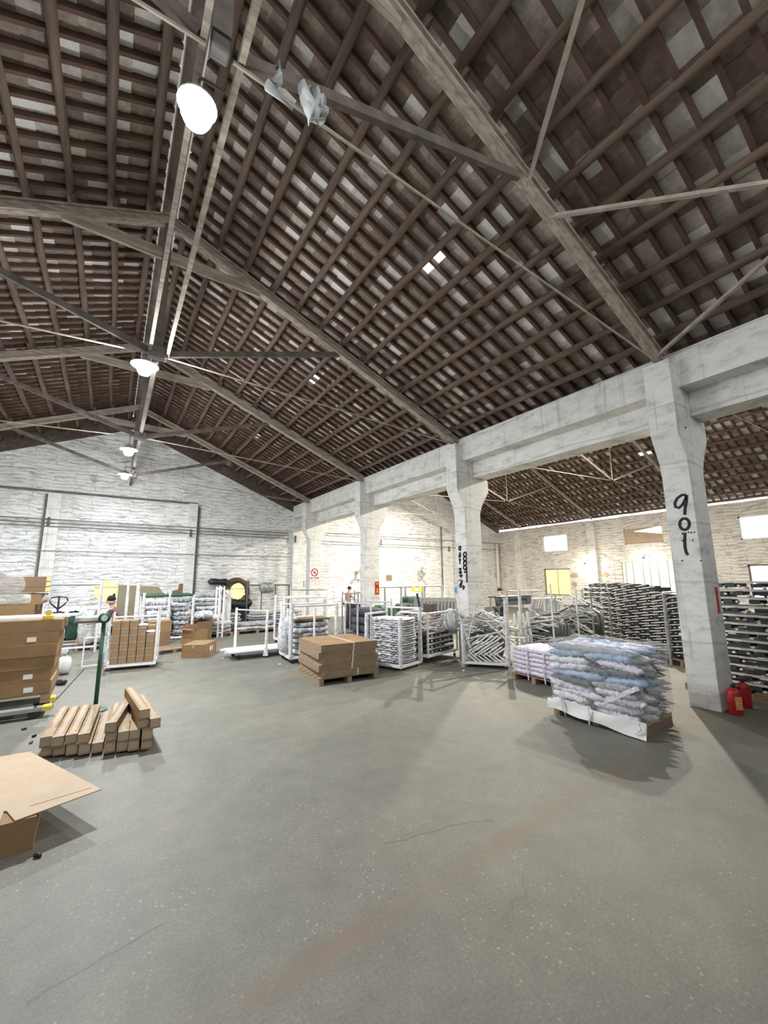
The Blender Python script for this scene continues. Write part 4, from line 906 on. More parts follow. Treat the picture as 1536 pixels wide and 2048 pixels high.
# ---- foreground left: long cartons and the big open carton
A, B = G(78, 1520), G(303, 1503); e1 = B-A; W_ = e1.length; fa = math.atan2(e1.y, e1.x)
hd = ray(285, 1161); hd.z = 0; hd.normalize(); an = math.atan2(-hd.x, hd.y); nn_ = hd; LC = 1.32; pw_ = W_*math.cos(fa-an)/9
c = A+e1/2+nn_*LC/2
tag(MB().box((0, 0, .012), (W_*.9, LC*.62, .024)).build('skid_board', 'cardd'), 'dark board under the long slim cartons', 'board'); bpy.data.objects['skid_board'].location = c; bpy.data.objects['skid_board'].rotation_euler = (0, 0, an)
lc_sz = (pw_-.012, LC, .108)
for r_i, (cols_, z_) in enumerate([(range(9), .0245), (range(9), .134), ((5.6, 7.0, 8.0), .2435), ((6.9,), .353)]):
    for k in cols_:
        rz = an+rnd(-.008, .008)+(-.13 if r_i == 2 and k == 5.6 else 0)+(.13 if r_i == 2 and k > 6 else 0)+(.15 if r_i == 3 else 0)
        fx = -W_/2+W_*(k+.5)/9; lx = fx*math.cos(fa-an); ly = fx*math.sin(fa-an)+rnd(-.03, .03)
        if r_i == 1 and k in (4,): continue
        if r_i == 1 and k < 4: lx -= .02
        lb = 'long slim brown carton in the low stack by the green post' if r_i < 2 else ['long slim carton lying askew on the low stack, left of the top ones', 'long slim carton on the right of the low stack, under the topmost', 'long slim carton at the right end of the third layer'][list(cols_).index(k)] if r_i == 2 else 'topmost long slim carton on the low stack'
        o = carton('long_carton', f'long{(int(k)+r_i) % 3}', loc2(c, an, lx, ly, z_), rz, lc_sz, lb, group='long cartons in the low stack' if r_i < 2 else None, m=['card', 'card3', 'card'][(int(k)+r_i) % 3], tape=False)
for key in [k for k in CM if k.startswith('long')]:
    w2, d2, h2 = lc_sz
    tp = MB().box((0, 0, h2+.001), (w2*.5, d2*.998, .0015)).box((0, -d2/2-.001, h2*.55), (w2*.98, .0015, h2*.8)).box((0, -d2/2+.04, h2+.0014), (w2*1.0, .08, .0015)).mesh('tape_seam', 'tape')
    for o in [o for o in bpy.data.objects if o.data == CM[key][0]]:
        ch = bpy.data.objects.new('tape_seam', tp); C.objects.link(ch); ch.parent = o
# big open carton with its lid flaps spread, cut by the frame
zf = .24
P1, P2, P3, P4 = G(203, 1578, zf), G(60, 1503, zf), G(-70, 1525, zf), G(-60, 1672, zf)
t = thing('open_carton', 'large carton with wide tan flap spread open, bottom left corner', 'box', (P4.x+.12, P4.y+.2, 0))
L0 = t.location
def slab(pts, th): 
    b = MB(); n = len(pts); vs = [V(p) for p in pts]+[V(p)-V((0, 0, th)) for p in pts]
    return b.add([v-L0 for v in vs], [tuple(range(n)), tuple(range(2*n-1, n-1, -1))]+[(i, (i+1) % n, n+(i+1) % n, n+i) for i in range(n)])
m1, m2 = G(15, 1640, zf), G(28, 1636, zf)
slab([P1, P2, P3, G(-60, 1662, zf), G(-4, 1651, zf), G(8, 1622, zf), G(14, 1622, zf), G(30, 1641, zf)], .008).build('lid_flap', 'card2', t)
cA, cB = G(30, 1640, zf), G(73, 1629, zf); dv_ = (cA-cB).normalized()
e_ = V((-dv_.y, dv_.x, 0)); e_ = e_ if e_.y > 0 else -e_
b1 = cB+V((0, 0, -.012)); b2 = cB+dv_*1.1+V((0, 0, -.012)); b3 = b2+e_*.7; b4 = b1+e_*.5
body = MB(); vs = [b1, b2, b3, b4]; vs = [v-L0 for v in vs]; zlow = -(zf-.012)
body.add(vs+[v+V((0, 0, zlow)) for v in vs], [(0, 1, 5, 4), (1, 2, 6, 5), (2, 3, 7, 6), (3, 0, 4, 7), (4, 5, 6, 7), (0, 3, 2, 1)]).build('carton_body', 'card', t)
s1, s2 = G(197, 1572, zf+.001), G(60, 1612, zf+.001)
MB().bar(s1-L0+V((-.05, 0, 0)), s2-L0, .006, .002).build('fold_line', 'card', t)
# scraps on the floor
for k, (x, y, m_, lb) in enumerate([(75, 1715, 'black', 'dark scrap on the floor below the open carton'), (48, 1460, 'black', 'dark scrap near the pallet truck fork'), (68, 1474, 'black', 'dark scrap between the pallet truck and the long cartons'), (62, 1487, 'cardd', 'dark scrap by the corner of the long cartons'), (446, 1318, 'paper', 'white paper scrap on the floor left of the empty cart'), (560, 1330, 'paper', 'white plastic scrap by the rack foot'), (927, 1343, 'paper', 'white scrap by the tube cart foot'), (120, 1370, 'black', 'small dark block beside the wide cartons')]):
    q = G(x, y); d_ = .03 if k != 7 else .12
    o = MB().lump((d_*2, d_, .03 if k != 7 else .1), 90+k, .3, 8, 8, .7, (0, 0, .012 if k != 7 else .05), base=True).build('floor_scrap', m_, smooth=True); o.location = q; o.location.z = .004; o.rotation_euler = (0, 0, rnd(0, 3)); tag(o, lb, 'scrap')
q = G(120, 1352)
o = MB().lump((.3, .25, .38), 97, .3, 10, 10, .8, (0, 0, .19), base=True).build('white_bag', 'sheet', smooth=True); o.location = (q.x+.02, q.y+.15, .003); tag(o, 'crumpled white bag beside the wide carton stack', 'bag')
# ---- post cart with layered frames and jumbled tubes, right of the foam panels
def tube_mesh(L, r_, m='tubew', n=7): return MB().tube([(-L/2, 0, 0), (L/2, 0, 0)], r_, n).mesh('steel_tube', m)
TM = [tube_mesh(L, r_) for L, r_ in ((.34, .02), (.5, .017), (.75, .018), (1.0, .02))]; TMG = [tube_mesh(L, r_, 'steel') for L, r_ in ((.4, .018), (.7, .016))]; TMN = [tube_mesh(.5, .02, 'navy')]
p0, p1 = G(857, 1328), G(915, 1312); e1 = p1-p0; an = math.atan2(e1.y, e1.x); w_ = e1.length; dd = .85; nn_ = V((-math.sin(an), math.cos(an), 0)); c = p0+e1/2+nn_*dd/2
cart('stock_cart', 'white framed cart with layered frames and jumbled tubes, under the graffiti column', c, an, w_, dd, {(-1, -1): 1.18, (1, -1): 1.15, (1, 1): 1.15, (-1, 1): 1.18}, .2, rails=[((-1, -1), (1, -1), 1.16), ((-1, 1), (1, 1), 1.16), ((-1, -1), (-1, 1), 1.16)], r_=.026)
fu = frame_unit('metal_support', 'white railed frame with dark brackets layered in the white framed cart', 'metal frame', 'frames layered in the white framed cart', w_-.14, 6, .30, .12)
first = True
for k in range(4):
    for j in range(2):
        lc = loc2(c, an, rnd(-.01, .01), -.34+.36*j, .203+.124*k); rot = (0, rnd(-.02, .02)-.03*(k-1.5)*0, an+rnd(-.015, .015))
        if first: fu.location = lc; fu.rotation_euler = rot; first = False
        else: dup(fu, lc, rot=rot)
def jumble(n, c, an, wx, wy, z0, z1, label, group, tilt=.35, az=.5, meshes=None, name='steel_tube'):
    for k in range(n):
        t_ = k/n; z_ = z0+(z1-z0)*t_
        inst(name, random.choice(meshes or TM+TMG+TMN), loc2(c, an, rnd(-wx, wx)*(1-.3*t_), rnd(-wy, wy), z_), (0, rnd(-tilt, tilt), an+rnd(-az, az)), label, 'tube', group)
jumble(46, c, an, .55, .36, .73, 1.10, 'loose metal tube jumbled on top of the white framed cart', 'tubes jumbled on the white framed cart', .3, .5)
o = MB().lump((.5, .3, .55), 33, .2, 12, 12, .7, (0, 0, 0)).build('bag_sheet', 'cloth', smooth=True); o.location = loc2(c, an, .30, -.50, .92); o.rotation_euler = (0, .5, an); tag(o, 'grey white cloth slung over the white framed cart', 'cloth')
MB_ = MB().box((0, 0, .11), (.2, .3, .22)).build('brown_carton', 'bag'); MB_.location = loc2(c, an, .42, .25, 1.10); MB_.rotation_euler = (0, 0, an); tag(MB_, 'dark brown carton on top of the white framed cart', 'box')
# ---- cart of stacked short tubes in a herringbone
p0, p1 = G(930, 1334), G(1016, 1339); e1 = p1-p0; an = math.atan2(e1.y, e1.x); w_ = e1.length; dd = 1.1; nn_ = V((-math.sin(an), math.cos(an), 0)); c = p0+e1/2+nn_*dd/2
cart('stock_cart', 'cart with foam wrapped posts heaped with white tubes, herringbone at the front', c, an, w_+.04, dd, {(-1, -1): .95, (1, -1): 1.55, (1, 1): 1.5, (-1, 1): 1.2}, .13, foam=[(-1, -1), (1, -1)], r_=.028)
o = MB().lump((w_-.1, dd-.35, .62), 51, .10, 16, 14, .4, (0, 0, .31), base=True).build('dark_bundle', 'dsteel', smooth=True); o.location = loc2(c, an, 0, .12, .135); o.rotation_euler = (0, 0, an); tag(o, 'dark wrapped bundle inside the herringbone tube cart', 'bundle')
hl, hg = 'short white tube in the herringbone front of the tube cart', 'herringbone tubes'
for r_i, (z_, sg) in enumerate([(.22, 1), (.36, -1), (.47, -1), (.60, -1)]):
    for k in range(7 if r_i < 2 else 6):
        inst('steel_tube', TM[0], loc2(c, an, -w_/2+.10+(w_-.16)*(k+.3)/7+(.05 if r_i > 1 else 0), -dd/2+.06+rnd(-.02, .02), z_+rnd(-.01, .01)), (0, sg*.62+rnd(-.06, .06), an), hl, 'tube', hg)
jumble(70, c, an, w_*.42, dd*.42, .66, 1.12, 'loose metal tube heaped on the herringbone tube cart', 'tubes heaped on the herringbone cart', .45, .9)
for k, (dx, a_) in enumerate([(-.44, 1.25), (-.30, -1.3), (.30, .75), (.42, 1.2)]):
    inst('steel_tube', TM[2], loc2(c, an, dx, -dd/2+.0, .78+.1*(k % 2)), (0, a_, an), ['white tube leaning at the left end of the herringbone cart', 'white tube hanging down the left of the herringbone cart', 'white tube slanting down across the right of the herringbone cart', 'white tube leaning at the right post of the herringbone cart'][k], 'tube')
# foam planks leaning at the right of the herringbone cart
q = G(1033, 1325)
for k in range(4):
    a_ = V((q.x+.10+.13*k, q.y-.05*k, .01)); b_ = a_+V((.06-.03*k, .12, 1.12+.05*(k % 2)))
    tag(MB().tube([a_, (a_+b_)/2, b_], [.03, .055, .03], 8, flat=.5).build('foam_plank', 'sheet'), ['first', 'second', 'third', 'fourth'][k]+' pale foam plank leaning right of the herringbone cart, from the left', 'foam plank')
# ---- carts of grey tubes behind the lilac pallet
def heap_cart(px0, px1, dep, h, label, tl, tg, n, posts, m='white', lean=.35):
    p0, p1 = G(*px0), G(*px1); e1 = p1-p0; an = math.atan2(e1.y, e1.x); w_ = e1.length; nn_ = V((-math.sin(an), math.cos(an), 0)); c = p0+e1/2+nn_*dep/2
    cart('stock_cart', label, c, an, w_, dep, posts, .14, m)
    o = MB().lump((w_-.12, dep-.12, h*.72), int(px0[0]) % 17, .12, 16, 14, .4, (0, 0, h*.36), base=True).build('dark_bundle', 'dsteel', smooth=True); o.location = loc2(c, an, 0, 0, .145); o.rotation_euler = (0, 0, an); tag(o, 'dark bundle in the '+label, 'bundle')
    for k in range(n):
        t_ = k/n; front = k % 3 != 0
        inst('steel_tube', random.choice(TM[1:]+TMG*3+TMN), loc2(c, an, rnd(-w_*.3, w_*.3), (-dep/2+.02+rnd(-.03, .05)) if front else rnd(-dep*.4, dep*.4), (.22+(h-.25)*t_) if front else .15+h*.72+rnd(.02, .25)), (0, rnd(-lean, lean), an+rnd(-.25, .25)), tl, 'tube', tg)
    return c, an
heap_cart((1045, 1318), (1112, 1330), 1.1, 1.05, 'grey tube cart between the foam planks and the high curved stack', 'grey tube in the heap behind the lilac pallet', 'tubes behind the lilac pallet', 60, {(-1, -1): 1.75, (1, -1): 1.85, (1, 1): 1.7, (-1, 1): 1.6})
heap_cart((1118, 1300), (1192, 1310), 1.1, 1.3, 'rusty grey tube cart left of the high curved stack', 'grey tube in the heap just left of the high curved stack', 'tubes left of the high curved stack', 70, {(-1, -1): 1.5, (1, -1): 1.65, (1, 1): 1.5, (-1, 1): 1.4}, 'steel', .5)
# leaning dark frames in front of the man with the cap
la, lb_ = PY(1050, 1235, 9.2), PY(1108, 1240, 9.0)
lf = thing('leaning_leg_set', 'dark steel leg set leaning in the row behind the herringbone cart', 'steel legs', (0, 0, -50), 0, 'leaning steel leg sets')
MB().tube([(0, 0, 0), (.12, 0, .65), (.30, 0, 1.28)], .022, 6).build('leg', 'steel', lf); MB().tube([(0, .5, 0), (.12, .5, .65), (.30, .5, 1.28)], .022, 6).build('leg', 'steel', lf)
MB().tube([(.30, 0, 1.28), (.30, .5, 1.28)], .024, 6).build('cross_bar', 'sheet', lf); MB().tube([(.1, 0, .55), (.1, .5, .55)], .018, 6).build('cross_bar', 'navy', lf)
for k in range(12):
    u_ = k/11; p_ = la.lerp(lb_, u_); p_.z = .0
    if k == 0: lf.location = p_; lf.rotation_euler = (0, 0, -.9)
    else: dup(lf, p_, rz=-.9+rnd(-.08, .08))
# ---- people
def person(loc, rz, label, clothes, bend=.25, sit=False, hat=None, h=1.58, arm_f=.9):
    t = thing('person', label, 'person', loc, rz)
    k = h/1.62; hip = .86*k if not sit else .5*k
    sp = V((0, math.sin(bend), math.cos(bend))); sh = V((0, 0, hip))+sp*.46*k; nk = sh+V((0, .03, .07))*k; hd = nk+V((0, .05, .15))*k
    vs = [V((0, 0, hip)), V((0, 0, hip))+sp*.22*k, sh, nk, hd, hd+V((0, .01, .08))*k]; es = [(0, 1), (1, 2), (2, 3), (3, 4), (4, 5)]; rs = [.13, .125, .12, .05, .085, .07]
    top = len(vs); parts = {'arm': [], 'leg': []}
    for s_ in (-1, 1):
        i0 = len(vs); S = sh+V((s_*.17*k, 0, -.02)); E = S+V((s_*.04, .10+.1*arm_f, -.24))*k; W = E+V((-s_*.06, .22*arm_f, -.05))*k; H = W+V((-s_*.01, .07, -.01))*k
        vs += [S, E, W, H]; es += [(2, i0), (i0, i0+1), (i0+1, i0+2), (i0+2, i0+3)]; rs += [.055, .042, .03, .034]; parts['arm'].append((S, E))
        for f in range(5):
            b_ = len(vs); ff = H+V((( f-2)*.016, .045 if f else .02, -.015 if f else .005)); vs += [ff, ff+V((0, .03, -.012))]; es += [(i0+3, b_), (b_, b_+1)]; rs += [.01, .008]
        i1 = len(vs); P = V((s_*.09*k, 0, hip-.06)); 
        Kn = P+(V((0, .04, -.38)) if not sit else V((s_*.04, .40, .0)))*k; A = V((Kn.x, Kn.y-(.03 if not sit else 0), .07)); F = A+V((0, .14, -.04))
        vs += [P, Kn, A, F]; es += [(0, i1), (i1, i1+1), (i1+1, i1+2), (i1+2, i1+3)]; rs += [.085, .06, .045, .035]; parts['leg'].append((P, Kn, A))
    def skin(nm, vs, es, rs, m, root=0, lv=1):
        me = bpy.data.meshes.new(nm); me.from_pydata([tuple(v) for v in vs], es, []); o = bpy.data.objects.new(nm, me); C.objects.link(o); o.parent = t
        o.modifiers.new('s', 'SKIN'); sk = me.skin_vertices[0].data
        for i, r_ in enumerate(rs): sk[i].radius = (r_, r_); sk[i].use_root = i == root
        sd = o.modifiers.new('d', 'SUBSURF'); sd.levels = sd.render_levels = lv; me.materials.append(M[m]); return o
    skin('body', vs, es, rs, 'skin', lv=2)
    sv = [vs[0]+V((0, 0, -.03)), vs[1], vs[2], vs[2]+V((0, .015, .045))]; se = [(0, 1), (1, 2), (2, 3)]; sr = [.15, .145, .135, .07]
    for S, E in parts['arm']: i = len(sv); sv += [S, S.lerp(E, .75)]; se += [(2, i), (i, i+1)]; sr += [.068, .058]
    skin('shirt', sv, se, sr, clothes[0])
    lv_ = [vs[0]]; le = []; lr = [.145]
    for P, Kn, A in parts['leg']: i = len(lv_); lv_ += [P, Kn, A+V((0, 0, .03))]; le += [(0, i), (i, i+1), (i+1, i+2)]; lr += [.1, .075, .06]
    skin('trousers', lv_, le, lr, clothes[1])
    hr = MB().lathe([(.02, .105), (.06, .095), (.092, .05), (.098, .0), (.09, -.03)], 14, hd+V((0, -.012, .035)))
    if hat == 'beanie':
        b = hr.build('knit_hat', 'hat', t, True); MB().lump((.06, .06, .06), 2, .2, 8, 8, 1).build('pompom', 'hat', b, True).location = hd+V((0, -.06, .15))
        MB().lathe([(.10, -.03), (.105, 0), (.09, .03)], 14, hd+V((0, -.01, -.035))).build('face_scarf', 'scarf', t, True)
    elif hat == 'cap':
        b = hr.build('cap', 'hat', t, True); MB().box(hd+V((0, .13, .045)), (.14, .1, .015)).build('visor', 'hat', b)
    else: hr.build('hair', 'hair', t, True)
    f = MB(); 
    for s_ in (-1, 1): f.lathe([(.012, -.002), (.012, .003)], 8, mx=Matrix.Translation(hd+V((s_*.032, .086, .02))) @ Matrix.Rotation(R(90), 4, 'X'))
    f.build('eyes', 'hair', t); MB().bar(hd+V((-.02, .085, -.04)), hd+V((.02, .085, -.04)), .006, .008).build('mouth', 'red', t)
    MB().lump((.03, .035, .035), 1, .05, 6, 6, 1).build('nose', 'skin', t, True).location = hd+V((0, .092, -.005))
    return t
q = PY(243, 1200, 12.6); person((q.x, 12.6, 0), R(75), 'person in a dark knit hat and striped maroon top working behind the carton cart', ('maroon', 'jeans'), .35, hat='beanie', h=1.60)
q = PY(996, 1190, 11.3); person((q.x, 11.3, 0), R(-75), 'person in a black cap and dark shirt bending over a black table', ('tee', 'jeans'), .25, hat='cap', h=1.58)
q = PY(695, 1180, 17.6); person((q.x, 17.6, 0), R(-80), 'person in a dusty pink shirt standing before the bright round window', ('pink', 'jeans'), .12, h=1.60)
# the black table of the man with the cap
q0, q1 = PY(988, 1207, 10.6), PY(1046, 1203, 10.9)
t = thing('work_table', 'dark table with a white edge in front of the person in the black cap', 'table', ((q0.x+q1.x)/2+.12, 10.75, 0))
wt_ = abs(q1.x-q0.x); MB().box((0, 0, 1.28), (wt_, .5, .03)).build('table_top', 'black', t); MB().box((0, -.24, 1.12), (wt_-.05, .02, .3)).build('front_panel', 'dsteel', t)
MB().box((-.2, .0, 1.30), (wt_*.5, .3, .012)).build('white_liner', 'paper', t)
for sx in (-1, 1):
    for sy in (-1, 1): MB().tube([(sx*wt_*.46, sy*.2, 0), (sx*wt_*.46, sy*.2, 1.27)], .022, 6).build('leg', 'steel', t)
# ---- things fixed to the far walls
def wall_fan(px, py, label, tilt):
    q = PY(px, py, YE-.35); t = thing('wall_fan', label, 'fan', (q.x, YE, q.z), group='fans on the gable wall')
    MB().tube([(0, 0, -.12), (0, -.3, -.05)], .025, 8).build('bracket', 'blade', t)
    mx = Matrix.Translation((0, -.42, 0)) @ Matrix.Rotation(tilt, 4, 'Y') @ Matrix.Rotation(R(72), 4, 'X')
    MB().lathe([(.07, -.1), (.07, .02), (.03, .05)], 12, mx=mx).build('motor', 'pipe', t, True)
    g_ = MB()
    for r_ in (.34, .26, .17): g_.tube([mx @ V((r_*math.cos(i*math.pi/12), r_*math.sin(i*math.pi/12), .05)) for i in range(25)], .006, 5, cap=False)
    for i in range(16): a = i*math.pi/8; g_.tube([mx @ V((.05*math.cos(a), .05*math.sin(a), .08)), mx @ V((.34*math.cos(a), .34*math.sin(a), .05))], .004, 4)
    g_.build('fan_cage', 'blade', t)
    for i in range(3):
        a = i*2*math.pi/3+.4; ca, sa = math.cos(a), math.sin(a)
        P = [(.04, -.03), (.28, -.12), (.31, .05), (.05, .04)]
        MB().add([mx @ V((x*ca-y*sa, x*sa+y*ca, .02+.1*y+z)) for z in (0, .006) for x, y in P], [(0, 1, 2, 3), (7, 6, 5, 4), (0, 4, 5, 1), (1, 5, 6, 2), (2, 6, 7, 3), (3, 7, 4, 0)]).build('blade', 'blade', t)
wall_fan(842, 1143, 'grey caged fan tilted on the aisle gable left of the graffiti column', R(-60)); wall_fan(722, 1140, 'grey caged fan half hidden left of the third column', R(50))
def notice(px, py, w_, h_, m, label, rz=0, name='notice', Y=YE-.008):
    q = PY(px, py, Y); o = MB().box((0, 0, 0), (w_, .008, h_)).build(name, m); o.location = q; o.rotation_euler = (0, rz, 0); tag(o, label, 'notice')
notice(778, 1156, .42, .34, 'card', 'brown paper notice on the aisle gable right of the third column'); notice(913, 1180, .36, .36, 'bluep', 'blue diamond paper on the wall left of the graffiti column', R(40))
notice(602, 1168, .36, .32, 'card', 'brown card on the gable left of the no smoking column')
for (x, y, a_, lb) in [(1149, 1151, 0, 'brown square card on the aisle wall right of the yellow window'), (1149, 1168, .6, 'crooked brown card under the square one on the aisle wall'), (1212, 1149, .8, 'small dark tilted card on the aisle wall left of the ribbed door')]:
    q = PX(x, y, XW-.01); o = MB().box((0, 0, 0), (.01, .40 if a_ == 0 else .28, .26)).build('notice', 'board'); o.location = q; o.rotation_euler = (a_, 0, 0); tag(o, lb, 'notice')
# leaning cardboard pieces at the back
q = PY(300, 1197, 17.2)
o = MB().prism([(-1.0, -q.z), (.85, -q.z), (.85, -.5), (.25, .42), (-1.0, .5)], 'y', -.01, .01).build('cardboard_panel', 'olive'); o.location = (q.x, 17.2, q.z); tag(o, 'large olive cardboard panel standing behind the person in the knit hat', 'cardboard')
q = PY(364, 1178, YE-.03)
o = MB().prism([(-.35, -.3), (.32, -.32), (.35, .30), (-.12, .28), (-.16, .02), (-.38, -.02)], 'y', -.01, .01).build('cardboard_panel', 'cardd'); o.location = (q.x, YE-.03, q.z-.05); tag(o, 'brown cardboard piece high by the pilaster left of the dark machine', 'cardboard')
# ---- cartons on the open floor, middle left
a, b, d_ = G(408, 1316), G(380, 1312), G(432, 1304)
wv_ = (d_-a).length; an = math.atan2((d_-a).y, (d_-a).x); dl = (b-a).length; hh_ = .33
c = a+(d_-a)/2+V((-math.sin(an), math.cos(an), 0))*dl/2
o = carton('carton', 'floor1', (c.x, c.y, .001), an, (wv_, dl, hh_), 'closed brown carton alone on the floor with white marks on its side', m='card')
MB().box((-.02, -dl/2-.002, hh_*.55), (.10, .002, .12)).build('paper_label', 'paper', o); MB().box((.14, -dl/2-.002, hh_*.55), (.05, .002, .12)).build('paper_label', 'paper', o)
def open_box(px, py, rz, sz, m, label):
    q = G(px, py); t = thing('open_carton', label, 'box', (q.x, q.y, 0), rz); w2, d2, h2 = sz
    MB().box((0, -d2/2, h2/2), (w2, .008, h2)).box((0, d2/2, h2/2), (w2, .008, h2)).box((-w2/2, 0, h2/2), (.008, d2, h2)).box((w2/2, 0, h2/2), (.008, d2, h2)).box((0, 0, .004), (w2, d2, .008)).build('carton_body', m, t)
    MB().box((-w2/2-.05, 0, h2+.05), (.14, d2, .008), mx=None).build('lid_flap', m, t); MB().box((0, d2/2, h2+.07), (w2, .008, .15)).build('lid_flap', m, t)
    return t
open_box(388, 1294, .5, (.5, .5, .5), 'card', 'open brown carton behind the closed carton on the floor'); open_box(399, 1279, .5, (.55, .5, .62), 'cardd', 'taller open carton with pale foam sticking out, behind the floor carton')
q = G(399, 1279); o = MB().lump((.6, .5, .3), 71, .3, 12, 10, .8).build('foam_scrap', 'foam', smooth=True); o.location = (q.x+.1, q.y+.05, .80); tag(o, 'crumpled pale foam spilling out of the taller open carton', 'foam')
q = G(338, 1306); pallet((q.x, q.y+.3, 0), .35, 1.0, .8, 'low bare pallet right of the small carton cart', .11)
q = G(318, 1300); carton('carton', 'bx3', (q.x-.05, q.y+.25, .111), .1, (.6, .5, .4), 'brown carton on the low pallet behind the carton cart', m='cardd')
carton('carton', 'bx4', (q.x-.02, q.y+.27, .512), .16, (.55, .48, .3), 'upper brown carton on the low pallet behind the carton cart', m='card')
# ---- foam bundles on pallets along the back
FB = {m_: [MB().lump((1.0, 1.0, .14), 110+k, .13, 20, 14, .35, freq=3).mesh('foam_bundle', m_, True) for k in range(4)] for m_ in ('foam', 'grey')}
def bundle_stack(c, an, w2, d2, n, label, group, mats=('foam', 'grey'), lh=.125, top=0, z0=.13, pal=True):
    if pal: pallet((c.x, c.y, 0), an, w2, d2, 'pallet under the '+group, z0-.002)
    for k in range(n):
        inst('foam_bundle', FB[mats[k % len(mats)]][k % 4], loc2(c, an, rnd(-.04, .04), rnd(-.03, .03), z0+lh*(k+.5)+.004), (0, 0, an+rnd(-.05, .05)), label, 'foam bundle', group, sc_=(w2*rnd(.95, 1.08), d2*.95, lh/.14))
    for k in range(top):
        o = MB().lump((w2*.55, d2*.6, .26), 130+k+int(c.x*7), .26, 14, 12, .8).build('foam_roll', 'foam', smooth=True); o.location = loc2(c, an, -w2*.25+w2*.5*k/max(1, top-1), rnd(-.1, .1), z0+lh*n+.11); o.rotation_euler = (0, rnd(-.1, .1), an+rnd(-.3, .3)); tag(o, ['left', 'right', 'middle'][k]+' puffy white foam roll on the '+group, 'foam roll')
def front(pa, pb, dep): return behind(pa, pb, dep)
c, w_, an = front((287, 1286), (346, 1280), 1.1); bundle_stack(c, an, w_, 1.0, 5, 'grey white foam bundle in the stack right of the carton cart', 'bundle stack right of the carton cart', top=2)
c, w_, an = front((410, 1277), (467, 1272), 1.0); bundle_stack(c, an, w_, .9, 3, 'foam bundle in the low stack behind the floor carton', 'bundle stack behind the floor carton', ('grey', 'grey', 'foam'), .135, top=2)
c, w_, an = front((474, 1270), (556, 1263), .9); bundle_stack(c, an, w_, .8, 2, 'foam bundle in the flat stack behind the empty cart', 'flat bundle stack behind the empty cart', ('foam', 'grey'), .13)
def back_stack(px0, px1, ytop, Y, n, label, group, mats=('grey', 'foam'), top=0):
    a, b = PY(px0, 1220, Y), PY(px1, 1220, Y); zt_ = PY((px0+px1)/2, ytop, Y).z; c = V(((a.x+b.x)/2, Y+.5, 0)); lh = (zt_-.13)/n
    bundle_stack(c, 0, b.x-a.x, .95, n, label, group, mats, lh, top)
back_stack(386, 441, 1187, 16.6, 9, 'grey foam bundle in the tall stack left of the dark machine', 'tall bundle stack left of the dark machine')
back_stack(346, 384, 1196, 16.2, 8, 'foam bundle in the stack under the green topped rail', 'bundle stack under the green topped rail', ('foam', 'grey'))
back_stack(286, 338, 1212, 16.0, 7, 'pale foam bundle in the rear stack before the olive panel', 'rear bundle stack before the olive panel', ('foam', 'foam', 'grey'), 2)
back_stack(455, 486, 1228, 17.2, 5, 'grey foam bundle in the stack under the dark machine', 'bundle stack under the dark machine')
back_stack(560, 612, 1222, 16.6, 6, 'pale foam bundle in the back row right of the dark machine', 'bundle row right of the dark machine', ('foam', 'grey'))
back_stack(505, 552, 1226, 17.6, 5, 'grey foam bundle in the back row beneath the dark pipe rail', 'bundle row beneath the dark pipe rail', ('grey', 'foam'))
# green topped rail cart and wrapped posts at the back left
def rack(px0, px1, yt, Y, dep, label, railm, postm='white', n=2, shelf=None, r_=.03, posth=None, group='racks at the back'):
    a, b = PY(px0, yt, Y), PY(px1, yt, Y); h = (a.z+b.z)/2; w2 = b.x-a.x
    t = thing('stock_rack', label, 'rack', ((a.x+b.x)/2, Y, 0), 0, group)
    for j in range(2):
        for i in range(n):
            x_ = -w2/2+w2*i/(n-1); hp = h+(rnd(0, .12) if posth is None else posth)
            MB().tube([(x_, dep*j, 0), (x_, dep*j, hp*.5), (x_, dep*j, hp)], [r_, r_*rnd(1, 1.35), r_], 8).build('post', postm, t)
        MB().tube([(-w2/2, dep*j, h), (w2/2, dep*j, h)], r_*.9, 8).build('rail', railm, t)
        MB().tube([(-w2/2, dep*j, .15), (w2/2, dep*j, .15)], r_*.8, 8).build('rail', postm, t)
    for x_ in (-w2/2, w2/2): MB().tube([(x_, 0, h), (x_, dep, h)], r_*.8, 8).build('rail', railm, t); MB().tube([(x_, 0, .15), (x_, dep, .15)], r_*.8, 8).build('rail', postm, t)
    for z_ in shelf or (): MB().box((0, dep/2, z_), (w2-.05, dep-.02, .03)).build('shelf', 'board', t)
    return t
rack(289, 388, 1191, 15.2, 1.2, 'tall rack with a dark green top rail in front of the olive panel', 'green', 'foam', 3, r_=.045)
rack(84, 203, 1169, 14.6, .9, 'tall thin rack behind the hand pallet truck, left of the round yellow opening', 'steel', 'lilac', 2, r_=.035)
rack(440, 449, 1178, 15.6, .5, 'narrow white post rack left of the dark machine', 'white', 'white', 2, r_=.03)
rack(600, 655, 1180, 15.4, 1.0, 'grey tube rack in front of the no smoking column', 'steel', 'white', 3, r_=.022)
for k, (x, yt, yb, Y, r_, lb) in enumerate([(258, 1160, 1215, 15.0, .035, 'thin pale post right of the round yellow opening'), (278, 1166, 1250, 14.2, .05, 'wrapped pale post right of the person in the knit hat'), (456, 1180, 1240, 16.0, .12, 'thick foam wrapped post left of the dark machine')]):
    q = PY(x, yt, Y); tag(MB().tube([(q.x, Y, 0), (q.x, Y, q.z*.6), (q.x, Y, q.z)], [r_, r_*1.2, r_], 8).build('upright_post', 'foam'), lb, 'post')
